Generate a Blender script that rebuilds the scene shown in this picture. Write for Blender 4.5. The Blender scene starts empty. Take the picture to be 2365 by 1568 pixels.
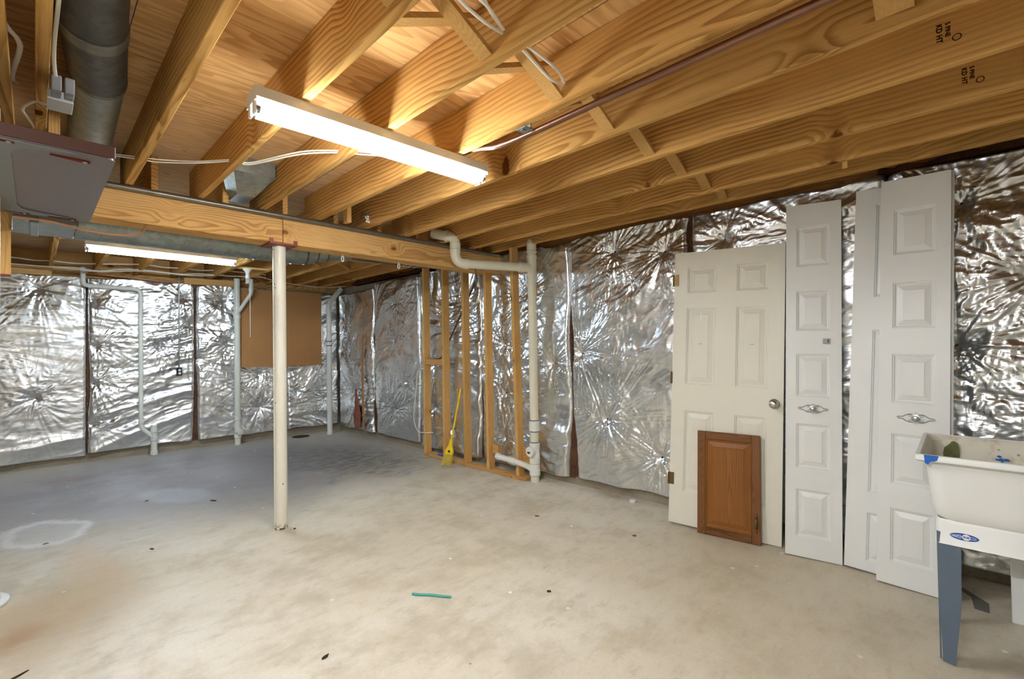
import bpy, bmesh, math, random
import numpy as np
from mathutils import Vector, Matrix
random.seed(7)
PI = math.pi
SC = bpy.context.scene
COL = SC.collection

# ------------------------------------------------------------------ camera
CAM_H = 1.38
def cam_axes(yaw, pitch, roll):
    f = Vector((math.sin(yaw)*math.cos(pitch), math.cos(yaw)*math.cos(pitch), math.sin(pitch)))
    r = Vector((math.cos(yaw), -math.sin(yaw), 0)); u = r.cross(f)
    return r*math.cos(roll)+u*math.sin(roll), u*math.cos(roll)-r*math.sin(roll), f
_r, _u, _f = cam_axes(math.radians(45.9), math.radians(0.87), math.radians(-0.85))
cd = bpy.data.cameras.new('camera'); cam = bpy.data.objects.new('camera', cd); COL.objects.link(cam)
cam.matrix_world = Matrix(((_r.x, _u.x, -_f.x, 0), (_r.y, _u.y, -_f.y, 0), (_r.z, _u.z, -_f.z, CAM_H), (0, 0, 0, 1)))
cd.sensor_width = 36; cd.sensor_fit = 'HORIZONTAL'; cd.lens = 36*1070/2365; cd.clip_start = 0.02
SC.camera = cam
# ------------------------------------------------------------------ world and exposure
w = bpy.data.worlds.new('world'); SC.world = w; w.use_nodes = True
w.node_tree.nodes['Background'].inputs[0].default_value = (0.02, 0.02, 0.02, 1)
w.node_tree.nodes['Background'].inputs[1].default_value = 1.0
vs = SC.view_settings
vs.view_transform = 'Standard'; vs.look = 'None'; vs.gamma = 1; vs.use_curve_mapping = False
vs.exposure = 2.25
SC.cycles.max_bounces = 4; SC.cycles.diffuse_bounces = 4; SC.cycles.glossy_bounces = 3; SC.cycles.transmission_bounces = 2
SC.cycles.use_light_tree = False; SC.cycles.light_sampling_threshold = 0.05; SC.cycles.adaptive_threshold = 0.12
LAMP_NEAR = ((0.90, 0.955, 1.0), 26.0)
LAMP_FAR = ((0.68, 0.85, 1.0), 27.0)
LAMP_SIDE_FILL = ((0.90, 0.955, 1.0), 62.0)  # added fill lamp out of view, for even light on doors and sink

# ------------------------------------------------------------------ node helpers
def srgb(r, g, b):
    f = lambda c: (c/255/12.92) if c/255 <= 0.04045 else ((c/255+0.055)/1.055)**2.4
    return (f(r), f(g), f(b), 1)
class NT:
    def __init__(s, name):
        s.m = bpy.data.materials.new(name); s.m.use_nodes = True
        s.t = s.m.node_tree; s.b = s.t.nodes['Principled BSDF']; s.out = s.t.nodes['Material Output']
    def n(s, typ, **k):
        nd = s.t.nodes.new(typ)
        for a, v in k.items(): setattr(nd, a, v)
        return nd
    def set(s, sock, v):
        if isinstance(v, bpy.types.NodeSocket): s.t.links.new(v, sock)
        else:
            try: sock.default_value = v
            except Exception: sock.default_value = (v, v, v) if len(sock.default_value) == 3 else (v, v, v, 1)
    def math(s, op, a, b=0.0, c=None):
        nd = s.n('ShaderNodeMath', operation=op)
        s.set(nd.inputs[0], a); s.set(nd.inputs[1], b)
        if c is not None: s.set(nd.inputs[2], c)
        return nd.outputs[0]
    def comb(s, x, y, z):
        nd = s.n('ShaderNodeCombineXYZ')
        for i, v in enumerate((x, y, z)): s.set(nd.inputs[i], v)
        return nd.outputs[0]
    def sep(s, v):
        nd = s.n('ShaderNodeSeparateXYZ'); s.set(nd.inputs[0], v); return nd.outputs
    def obj(s): return s.n('ShaderNodeTexCoord').outputs['Object']
    def pos(s): return s.n('ShaderNodeNewGeometry').outputs['Position']
    def rnd(s): return s.n('ShaderNodeObjectInfo').outputs['Random']
    def noise(s, vec, scale=1.0, detail=2.0, rough=0.5, dist=0.0):
        nd = s.n('ShaderNodeTexNoise')
        s.set(nd.inputs['Vector'], vec); s.set(nd.inputs['Scale'], scale); s.set(nd.inputs['Detail'], detail)
        s.set(nd.inputs['Roughness'], rough); s.set(nd.inputs['Distortion'], dist)
        return nd.outputs[0]
    def voro(s, vec, scale=1.0, feature='F1'):
        nd = s.n('ShaderNodeTexVoronoi', feature=feature); s.set(nd.inputs['Vector'], vec); s.set(nd.inputs['Scale'], scale)
        return nd.outputs
    def mapr(s, v, a, b, c=0.0, d=1.0, smooth=True):
        nd = s.n('ShaderNodeMapRange'); nd.interpolation_type = 'SMOOTHSTEP' if smooth else 'LINEAR'
        s.set(nd.inputs[0], v)
        for i, x in enumerate((a, b, c, d)): s.set(nd.inputs[i+1], x)
        return nd.outputs[0]
    def mix(s, fac, a, b, mode='MIX'):
        nd = s.n('ShaderNodeMix', data_type='RGBA', blend_type=mode)
        s.set(nd.inputs[0], fac); s.set(nd.inputs[6], a); s.set(nd.inputs[7], b)
        return nd.outputs[2]
    def scalev(s, v, x, y, z):
        nd = s.n('ShaderNodeVectorMath', operation='MULTIPLY'); s.set(nd.inputs[0], v); nd.inputs[1].default_value = (x, y, z)
        return nd.outputs[0]
    def bump(s, h, strength=0.3, dist=0.01):
        nd = s.n('ShaderNodeBump'); s.set(nd.inputs['Height'], h)
        nd.inputs['Strength'].default_value = strength; nd.inputs['Distance'].default_value = dist
        s.t.links.new(nd.outputs[0], s.b.inputs['Normal'])
    def done(s, color=None, rough=0.5, metal=0.0, spec=None):
        if color is not None: s.set(s.b.inputs['Base Color'], color)
        s.set(s.b.inputs['Roughness'], rough); s.set(s.b.inputs['Metallic'], metal)
        if spec is not None: s.b.inputs['Specular IOR Level'].default_value = spec
        if isinstance(rough, float) and rough >= 0.6 and metal == 0:      # matt stuff: plain diffuse is enough
            d = s.n('ShaderNodeBsdfDiffuse'); s.set(d.inputs['Color'], color); s.t.links.new(d.outputs[0], s.out.inputs[0])
            for l in s.b.inputs['Normal'].links: s.t.links.new(l.from_socket, d.inputs['Normal'])
        return s.m
def plain(name, col, rough=0.5, metal=0.0, var=0.06, scale=12.0, bump=0.0, spec=None):
    t = NT(name); n = t.noise(t.obj(), scale, 4, 0.6)
    c = t.mix(n, tuple(x*(1-var) for x in col[:3])+(1,), tuple(min(1, x*(1+var)) for x in col[:3])+(1,))
    if bump: t.bump(n, bump, 0.004)
    return t.done(c, rough, metal, spec)
def wood(name, light, dark, axis='Y', ring=0.011, knots=1.0, contrast=0.75, rough=0.62, stain=0.25, seedshift=0.0):
    """flat-sawn softwood: rings round a wandering pith, fibres along the board, knots"""
    t = NT(name); o = t.sep(t.obj()); r = t.rnd()
    k = 'XYZ'.index(axis); Lc, A, B = o[k], o[(k+1) % 3], o[(k+2) % 3]
    rs = t.math('ADD', t.math('MULTIPLY', r, 91.7), seedshift)
    L = t.math('ADD', Lc, rs)
    n1 = t.noise(t.comb(t.math('MULTIPLY', L, 0.55), rs, 0.0), 1, 2, 0.5)
    n2 = t.noise(t.comb(t.math('MULTIPLY', L, 0.8), 3.0, rs), 1, 2, 0.5)
    kv = t.voro(t.comb(t.math('MULTIPLY', L, 2.9), t.math('MULTIPLY', A, 1.2), t.math('ADD', t.math('MULTIPLY', B, 5.2), t.math('MULTIPLY', rs, 0.37))), 1.0)
    kd = kv[0]; ks = t.sep(kv[1])[0]
    on = t.mapr(ks, 0.42, 0.44) if knots else 0.0
    halo = t.math('MULTIPLY', t.mapr(kd, 0.42, 0.0), on)
    a2 = t.math('ADD', A, t.math('MULTIPLY', t.math('SUBTRACT', n1, 0.5), 0.22))
    a2 = t.math('ADD', a2, t.math('MULTIPLY', t.math('SUBTRACT', t.math('FRACT', t.math('MULTIPLY', r, 17.3)), 0.5), 0.12))
    b2 = t.math('ADD', B, t.math('MULTIPLY', t.math('SUBTRACT', n2, 0.5), 0.20))
    b2 = t.math('ADD', b2, t.math('MULTIPLY', t.math('SUBTRACT', t.math('FRACT', t.math('MULTIPLY', r, 7.9)), 0.5), 0.10))
    a2 = t.math('ADD', a2, 0.035)
    rad = t.math('SQRT', t.math('ADD', t.math('MULTIPLY', a2, a2), t.math('MULTIPLY', b2, b2)))
    fine = t.noise(t.comb(t.math('MULTIPLY', L, 1.6), t.math('MULTIPLY', A, 9), t.math('MULTIPLY', B, 9)), 1, 3, 0.6)
    rad = t.math('ADD', rad, t.math('MULTIPLY', fine, 0.045))
    rad = t.math('ADD', rad, t.math('MULTIPLY', halo, 0.055))
    fr = t.math('FRACT', t.math('DIVIDE', rad, ring))
    g = t.math('MULTIPLY', t.mapr(fr, 0.25, 0.86), t.mapr(fr, 1.0, 0.88))
    fib = t.noise(t.comb(t.math('MULTIPLY', L, 4), t.math('MULTIPLY', A, 170), t.math('MULTIPLY', B, 170)), 1, 2, 0.5)
    big = t.noise(t.comb(t.math('MULTIPLY', L, 0.9), t.math('MULTIPLY', A, 3), t.math('MULTIPLY', B, 5)), 1, 3, 0.6)
    gs = t.math('MULTIPLY', g, t.mapr(big, 0.30, 0.72, 0.12, 1.0))
    c = t.mix(t.math('MULTIPLY', gs, contrast), light, dark)
    mid = tuple(0.5*light[i]+0.5*dark[i] for i in range(3))+(1,)
    c = t.mix(t.math('MULTIPLY', t.mapr(big, 0.45, 0.75), stain), c, mid)
    tone = t.math('ADD', 0.86, t.math('MULTIPLY', r, 0.22))
    tone = t.math('MULTIPLY', tone, t.mapr(fib, 0.2, 0.8, 0.90, 1.07))
    c = t.mix(1.0, c, t.comb(tone, tone, tone), 'MULTIPLY')
    if knots:
        kn = t.noise(t.obj(), 60, 2, 0.5)
        km = t.math('MULTIPLY', t.mapr(t.math('ADD', kd, t.math('MULTIPLY', t.math('SUBTRACT', kn, 0.5), 0.05)), 0.115, 0.08), on)
        kc = t.mix(kn, srgb(48, 26, 12), srgb(92, 54, 26))
        c = t.mix(t.math('MULTIPLY', km, knots), c, kc)
        ring2 = t.math('MULTIPLY', t.mapr(kd, 0.26, 0.11), on)
        c = t.mix(t.math('MULTIPLY', ring2, 0.35*knots), c, dark)
    return t.done(c, rough, 0, 0.25)

# ------------------------------------------------------------------ materials
M = {}
JL, JD = srgb(216, 168, 100), srgb(132, 82, 32)
M['joist'] = wood('pine_joist', JL, JD, 'Y', ring=0.025, contrast=0.85)
M['joist_x'] = wood('pine_beam', srgb(228, 182, 118), srgb(166, 110, 52), 'X', ring=0.016, knots=0.8)
M['stud'] = wood('pine_stud', srgb(224, 178, 112), srgb(178, 122, 60), 'Z', ring=0.013, contrast=0.55)
M['plate'] = wood('pine_plate', srgb(218, 170, 108), srgb(160, 104, 52), 'Y', ring=0.012)
M['oak'] = wood('oak_stile', srgb(122, 80, 42), srgb(66, 38, 18), 'Z', ring=0.006, knots=0.0, contrast=0.8, rough=0.33)
M['oak_x'] = wood('oak_rail', srgb(122, 80, 42), srgb(66, 38, 18), 'X', ring=0.006, knots=0.0, contrast=0.8, rough=0.33)
M['oak_panel'] = wood('oak_panel', srgb(146, 94, 42), srgb(96, 56, 22), 'Z', ring=0.012, knots=0.0, contrast=0.7, rough=0.3, seedshift=3.3)

def ply():
    t = NT('plywood'); p = t.sep(t.obj()); r = t.rnd()
    L = t.math('ADD', p[0], t.math('MULTIPLY', r, 57.0))
    Bc = t.math('ADD', p[1], t.math('MULTIPLY', r, 13.0))
    n = t.noise(t.comb(t.math('MULTIPLY', L, 0.55), t.math('MULTIPLY', Bc, 3.2), 0.0), 1, 3, 0.55)
    fr = t.math('FRACT', t.math('MULTIPLY', n, 15.0))
    g = t.math('MULTIPLY', t.mapr(fr, 0.1, 0.85), t.mapr(fr, 1.0, 0.9))
    fib = t.noise(t.comb(t.math('MULTIPLY', L, 3), t.math('MULTIPLY', Bc, 120), 0.0), 1, 2)
    big = t.noise(t.obj(), 1.3, 3, 0.6)
    c = t.mix(t.math('MULTIPLY', g, t.mapr(big, 0.3, 0.7, 0.3, 0.75)), srgb(228, 184, 124), srgb(186, 134, 76))
    kv = t.voro(t.comb(t.math('MULTIPLY', L, 1.9), t.math('MULTIPLY', Bc, 3.4), 0.0), 1.0)
    km = t.math('MULTIPLY', t.mapr(kv[0], 0.075, 0.05), t.mapr(t.sep(kv[1])[1], 0.55, 0.57))
    c = t.mix(km, c, srgb(70, 42, 24))
    # pale, speckled weathering towards the beam end of the sheets
    wp = t.sep(t.pos())
    wm = t.math('MULTIPLY', t.mapr(wp[1], 2.6, 3.6), t.mapr(big, 0.3, 0.65, 0.5, 1.0))
    c = t.mix(t.math('MULTIPLY', wm, 0.5), c, srgb(198, 178, 160))
    sp = t.noise(t.comb(t.math('MULTIPLY', L, 9), t.math('MULTIPLY', Bc, 32), 0.0), 1, 3, 0.6)
    c = t.mix(t.math('MULTIPLY', t.mapr(sp, 0.66, 0.70), t.mapr(wp[1], 3.0, 3.5)), c, srgb(96, 62, 38))
    c = t.mix(1.0, c, t.comb(*[t.mapr(fib, 0.2, 0.8, 0.9, 1.06)]*3), 'MULTIPLY')
    return t.done(c, 0.65, 0, 0.2)
M['ply'] = ply()

def concrete():
    t = NT('concrete_floor'); p = t.pos(); s = t.sep(p)
    n1 = t.noise(p, 0.55, 3, 0.6); n2 = t.noise(p, 2.4, 5, 0.68); n3 = t.noise(t.scalev(p, 1, 2.2, 1), 7, 4, 0.72); n4 = t.noise(p, 70, 2, 0.6)
    base = t.mix(t.mapr(n1, 0.35, 0.65), srgb(208, 198, 176), srgb(219, 212, 195))
    base = t.mix(t.math('MULTIPLY', t.mapr(n2, 0.42, 0.66), 0.70), base, srgb(180, 168, 144))
    base = t.mix(t.math('MULTIPLY', t.mapr(n3, 0.50, 0.72), 0.5), base, srgb(218, 216, 206))
    base = t.mix(t.math('MULTIPLY', t.mapr(n3, 0.48, 0.28), 0.45), base, srgb(158, 150, 134))
    def blob(cx, cy, rx, ry, ang, soft=0.5, wob=0.7):
        dx = t.math('SUBTRACT', s[0], cx); dy = t.math('SUBTRACT', s[1], cy)
        ca, sa = math.cos(ang), math.sin(ang)
        a = t.math('DIVIDE', t.math('ADD', t.math('MULTIPLY', dx, ca), t.math('MULTIPLY', dy, sa)), rx)
        b = t.math('DIVIDE', t.math('SUBTRACT', t.math('MULTIPLY', dy, ca), t.math('MULTIPLY', dx, sa)), ry)
        d = t.math('SQRT', t.math('ADD', t.math('MULTIPLY', a, a), t.math('MULTIPLY', b, b)))
        d = t.math('ADD', d, t.math('MULTIPLY', t.math('SUBTRACT', n2, 0.5), wob))
        return d, t.mapr(d, 1.0+soft*0.5, 1.0-soft)
    # grey-violet worn slab at the far end, darker damp patches near the stud frame
    _, far = blob(1.2, 6.3, 2.7, 1.9, 0.0, 0.6)
    base = t.mix(t.math('MULTIPLY', far, 0.85), base, srgb(124, 120, 127))
    _, dk = blob(2.70, 5.55, 0.85, 1.35, 0.35, 0.7, 1.6)
    dk = t.math('MULTIPLY', dk, t.mapr(n3, 0.36, 0.58, 0.30, 1.0))
    base = t.mix(t.math('MULTIPLY', dk, 0.85), base, srgb(84, 80, 80))
    _, dk2 = blob(1.55, 5.0, 0.8, 0.9, 0.2, 0.8, 1.2)
    base = t.mix(t.math('MULTIPLY', dk2, 0.5), base, srgb(108, 106, 110))
    _, rt = blob(2.9, 0.6, 1.3, 1.1, 0.3, 0.9, 1.2)
    base = t.mix(t.math('MULTIPLY', rt, 0.45), base, srgb(182, 166, 134))
    # rust-tan seep at the left, brown smear by the back wall
    _, ru = blob(0.12, 3.50, 0.34, 0.62, -0.45, 0.8, 2.2)
    base = t.mix(t.math('MULTIPLY', ru, 0.75), base, srgb(178, 152, 112))
    _, ru2 = blob(-0.06, 3.30, 0.10, 0.16, -0.6, 0.9, 1.6)
    base = t.mix(t.math('MULTIPLY', ru2, 0.55), base, srgb(160, 118, 72))
    _, ru4 = blob(0.24, 4.2, 0.12, 0.38, 0.1, 0.9, 1.4)
    base = t.mix(t.math('MULTIPLY', ru4, 0.40), base, srgb(196, 158, 118))
    _, ru3 = blob(0.25, 7.0, 0.22, 0.22, 0.2, 0.8, 1.4)
    base = t.mix(t.math('MULTIPLY', ru3, 0.40), base, srgb(140, 104, 92))
    # chalky ring left by a bucket
    d, ringm = blob(0.06, 5.10, 0.24, 0.36, 0.25, 0.35, 1.1)
    base = t.mix(t.math('MULTIPLY', ringm, 0.22), base, srgb(216, 214, 214))
    d2 = t.math('ABSOLUTE', t.math('SUBTRACT', d, 0.88))
    base = t.mix(t.math('MULTIPLY', t.mapr(d2, 0.24, 0.02), 0.42), base, srgb(236, 234, 232))
    # pale wiped patch
    _, pw = blob(0.95, 5.45, 0.22, 0.45, 0.5, 0.3, 0.3)
    base = t.mix(t.math('MULTIPLY', pw, 0.25), base, srgb(186, 196, 200))
    # tan roller strip and scuffs
    scv = t.scalev(p, 3.0, 14.0, 1); sc = t.noise(scv, 1.0, 3, 0.6)
    base = t.mix(t.math('MULTIPLY', t.mapr(sc, 0.72, 0.80), 0.35), base, srgb(150, 138, 116))
    # paint spots
    v = t.voro(p, 7.0); sz = t.sep(v[1])
    spot = t.math('MULTIPLY', t.mapr(v[0], t.math('MULTIPLY', sz[2], 0.10), t.math('MULTIPLY', sz[2], 0.06)), t.mapr(sz[0], 0.62, 0.64))
    base = t.mix(t.math('MULTIPLY', spot, 0.75), base, srgb(240, 238, 232))
    v2 = t.voro(p, 6.3); sz2 = t.sep(v2[1])
    spot2 = t.math('MULTIPLY', t.mapr(v2[0], 0.045, 0.03), t.mapr(sz2[1], 0.80, 0.82))
    base = t.mix(t.math('MULTIPLY', spot2, 0.65), base, srgb(96, 86, 74))
    base = t.mix(t.math('MULTIPLY', t.mapr(n4, 0.35, 0.7), 0.12), base, srgb(150, 140, 120))
    t.bump(n4, 0.06, 0.004)
    return t.done(base, t.mapr(n2, 0.3, 0.7, 0.42, 0.62), 0, 0.35)
M['floor'] = concrete()

def rough_concrete():
    t = NT('concrete_wall'); p = t.pos(); n = t.noise(p, 3, 6, 0.7); n2 = t.noise(p, 40, 4, 0.6)
    c = t.mix(n, srgb(128, 116, 98), srgb(176, 164, 142))
    c = t.mix(t.math('MULTIPLY', t.mapr(n2, 0.5, 0.7), 0.4), c, srgb(96, 84, 68))
    t.bump(n2, 0.3, 0.006)
    return t.done(c, 0.85, 0, 0.2)
M['wall'] = rough_concrete()
M['paint_wall'] = plain('pale_block_wall', srgb(206, 202, 192), 0.8, 0, 0.06, 3.0)

def foil(name, tint=(0.88, 0.88, 0.88)):
    t = NT(name); s = t.sep(t.pos()); Hc = t.math('ADD', s[0], s[1])
    lean = t.math('ADD', s[2], t.math('MULTIPLY', Hc, 0.18))
    n1 = t.noise(t.comb(t.math('MULTIPLY', Hc, 13.0), t.math('MULTIPLY', lean, 36.0), 0.0), 1, 2, 0.6)
    n2 = t.noise(t.comb(t.math('MULTIPLY', Hc, 4.0), t.math('MULTIPLY', s[2], 5.0), 3.0), 1, 2, 0.6)
    ridge = t.math('ADD', t.math('MULTIPLY', n1, 0.55), t.math('MULTIPLY', t.math('ABSOLUTE', t.math('SUBTRACT', n1, 0.5)), 0.45))
    a = t.math('SINE', t.math('MULTIPLY', t.math('ADD', Hc, s[2]), 560.0)); b = t.math('SINE', t.math('MULTIPLY', t.math('SUBTRACT', Hc, s[2]), 560.0))
    h = t.math('ADD', t.math('MULTIPLY', ridge, t.mapr(n2, 0.35, 0.65, 0.35, 1.4)), t.math('MULTIPLY', t.math('MULTIPLY', a, b), 0.016))
    t.bump(h, 0.30, 0.012)
    c = t.mix(t.mapr(n2, 0.4, 0.7), tint+(1,), tuple(x*0.94 for x in tint)+(1,))
    return t.done(c, t.mapr(n2, 0.3, 0.7, 0.25, 0.36), 1.0)
M['foil'] = foil('foil_facing')
def fibre():
    t = NT('fibreglass'); p = t.obj(); n = t.noise(t.scalev(p, 1, 1, 0.35), 60, 5, 0.75, 1.0); n2 = t.noise(p, 6, 3, 0.6)
    c = t.mix(n, srgb(62, 38, 28), srgb(140, 98, 78)); c = t.mix(t.mapr(n2, 0.45, 0.65), c, srgb(122, 88, 58))
    t.bump(n, 0.9, 0.02)
    return t.done(c, 0.95, 0, 0.1)
M['fibre'] = fibre()
M['clip'] = plain('black_clip', srgb(30, 30, 30), 0.5)
M['pvc'] = plain('pvc_white', srgb(232, 230, 218), 0.35, 0, 0.03, 6)
M['pvc_old'] = plain('pvc_cream', srgb(226, 220, 196), 0.38, 0, 0.05, 5)
M['primer'] = plain('purple_primer', srgb(112, 96, 150), 0.5)
M['steel_dark'] = plain('black_iron_pipe', srgb(126, 118, 104), 0.33, 0.7, 0.25, 20)
M['copper'] = plain('aged_copper', srgb(134, 96, 76), 0.32, 0.85, 0.15, 20)
M['copper_new'] = plain('copper_wire', srgb(184, 130, 92), 0.4, 0.35, 0.1, 20)
M['cable'] = plain('white_cable_jacket', srgb(236, 230, 216), 0.5, 0, 0.05, 15)
def galv(name, a, b, rough=0.42, metal=0.75):
    t = NT(name); p = t.obj(); v = t.voro(p, 34.0); n = t.noise(p, 5, 4, 0.6)
    f = t.math('ADD', t.math('MULTIPLY', t.sep(v[1])[0], 0.5), t.math('MULTIPLY', n, 0.5))
    return t.done(t.mix(f, a, b), t.math('ADD', rough-0.08, t.math('MULTIPLY', n, 0.16)), metal)
M['galv'] = galv('galvanised_sheet', srgb(132, 138, 134), srgb(176, 182, 176))
M['galv_dark'] = galv('dusty_galvanised', srgb(84, 82, 76), srgb(122, 118, 110), 0.5, 0.6)
M['galv_seam'] = galv('seam_band', srgb(120, 114, 100), srgb(150, 144, 130), 0.5, 0.5)
M['tray'] = plain('brown_painted_metal', srgb(108, 94, 92), 0.42, 0.0, 0.12, 4)
M['tray_dark'] = plain('dark_brown_lip', srgb(74, 46, 36), 0.5, 0, 0.2, 8)
M['tray_grey'] = plain('grey_primer_flange', srgb(116, 116, 114), 0.45, 0.1, 0.1, 6)
M['rust'] = plain('rust_red', srgb(120, 56, 42), 0.7, 0.0, 0.3, 40)
M['red_steel'] = plain('red_oxide_steel', srgb(134, 66, 50), 0.55, 0.1, 0.2, 30)
def post_paint():
    t = NT('cream_post_paint'); p = t.obj(); s = t.sep(p); n = t.noise(p, 9, 4, 0.6)
    c = t.mix(n, srgb(216, 210, 192), srgb(230, 226, 210))
    v = t.voro(t.scalev(p, 1, 1, 0.7), 26.0); chip = t.math('MULTIPLY', t.mapr(v[0], 0.13, 0.09), t.mapr(t.sep(v[1])[0], 0.90, 0.91))
    rm = t.math('MULTIPLY', t.mapr(t.sep(t.pos())[2], 0.06, 0.0), t.mapr(t.noise(p, 55, 3), 0.42, 0.56))
    c = t.mix(t.math('MAXIMUM', chip, rm), c, srgb(92, 60, 38))
    return t.done(c, 0.42, 0)
M['post'] = post_paint()
M['door_cream'] = plain('cream_door_paint', srgb(226, 222, 206), 0.42, 0, 0.015, 2)
M['door_white'] = plain('white_door_paint', srgb(230, 230, 226), 0.36, 0, 0.015, 2)
M['brass'] = plain('antique_brass', srgb(112, 92, 54), 0.42, 0.8, 0.15, 30)
M['nickel'] = plain('satin_nickel', srgb(206, 200, 190), 0.26, 1.0, 0.05, 20)
M['pewter'] = plain('pewter', srgb(164, 164, 162), 0.3, 0.9, 0.2, 60)
M['white_plastic'] = plain('white_plastic', srgb(232, 232, 228), 0.4, 0, 0.02)
M['grey_plastic'] = plain('grey_plastic', srgb(168, 168, 172), 0.45, 0, 0.04)
M['white_enamel'] = plain('white_enamel', srgb(226, 226, 220), 0.35, 0, 0.03)
M['sink'] = plain('sink_white', srgb(230, 230, 226), 0.38, 0, 0.015, 3)
def sink_in():
    t = NT('stained_basin'); p = t.obj(); n = t.noise(p, 5, 5, 0.65, 0.4); n2 = t.noise(p, 11, 5, 0.7)
    c = t.mix(n, srgb(212, 206, 184), srgb(228, 226, 212)); c = t.mix(t.mapr(n2, 0.52, 0.75), c, srgb(206, 178, 146))
    v = t.voro(p, 30); sp = t.math('MULTIPLY', t.mapr(v[0], 0.2, 0.14), t.mapr(t.sep(v[1])[1], 0.8, 0.82))
    c = t.mix(t.math('MULTIPLY', sp, 0.7), c, srgb(120, 112, 84))
    return t.done(c, 0.5)
M['sink_in'] = sink_in()
M['moss'] = plain('green_paint_stain', srgb(112, 114, 76), 0.8, 0, 0.5, 70)
M['blue_paint'] = plain('blue_paint', srgb(24, 98, 190), 0.5, 0, 0.15, 60)
M['logo_blue'] = plain('logo_blue', srgb(28, 78, 170), 0.4, 0, 0.02)
M['leg_steel'] = plain('blue_grey_steel', srgb(98, 112, 130), 0.36, 0.35, 0.06, 8)
def pegb():
    t = NT('pegboard_hardboard'); p = t.obj(); s = t.sep(p); n = t.noise(p, 3, 5, 0.6); n2 = t.noise(p, 60, 2)
    c = t.mix(n, srgb(178, 130, 84), srgb(196, 148, 98)); c = t.mix(t.math('MULTIPLY', n2, 0.2), c, srgb(150, 104, 62))
    fx = t.math('SUBTRACT', t.math('FRACT', t.math('DIVIDE', s[0], 0.0254)), 0.5); fz = t.math('SUBTRACT', t.math('FRACT', t.math('DIVIDE', s[2], 0.0254)), 0.5)
    d = t.math('SQRT', t.math('ADD', t.math('MULTIPLY', fx, fx), t.math('MULTIPLY', fz, fz)))
    c = t.mix(t.mapr(d, 0.15, 0.11), c, srgb(92, 60, 36))
    return t.done(c, 0.6)
M['peg'] = pegb()
M['yellow'] = plain('yellow_plastic', srgb(244, 206, 24), 0.4)
M['bristle'] = plain('yellow_bristle', srgb(228, 206, 84), 0.7)
M['teal'] = plain('teal_plastic', srgb(40, 150, 140), 0.4)
M['tape'] = plain('grey_duct_tape', srgb(112, 112, 106), 0.5, 0.1)
M['dark_bit'] = plain('dark_chip', srgb(60, 52, 44), 0.8)
M['white_bit'] = plain('paint_chip', srgb(238, 236, 230), 0.7)
M['green_bit'] = plain('green_chip', srgb(22, 110, 70), 0.5)
M['black'] = plain('black_plastic', srgb(28, 30, 32), 0.5)
M['iron_grey'] = plain('cast_iron', srgb(52, 48, 46), 0.6, 0.4)
M['ink'] = plain('lumber_ink', srgb(44, 28, 14), 0.8)
def emit(name, col, strength):
    t = NT(name); t.b.inputs['Emission Color'].default_value = col+(1,); t.b.inputs['Emission Strength'].default_value = strength
    return t.done((0.8, 0.8, 0.8, 1), 0.4)

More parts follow.
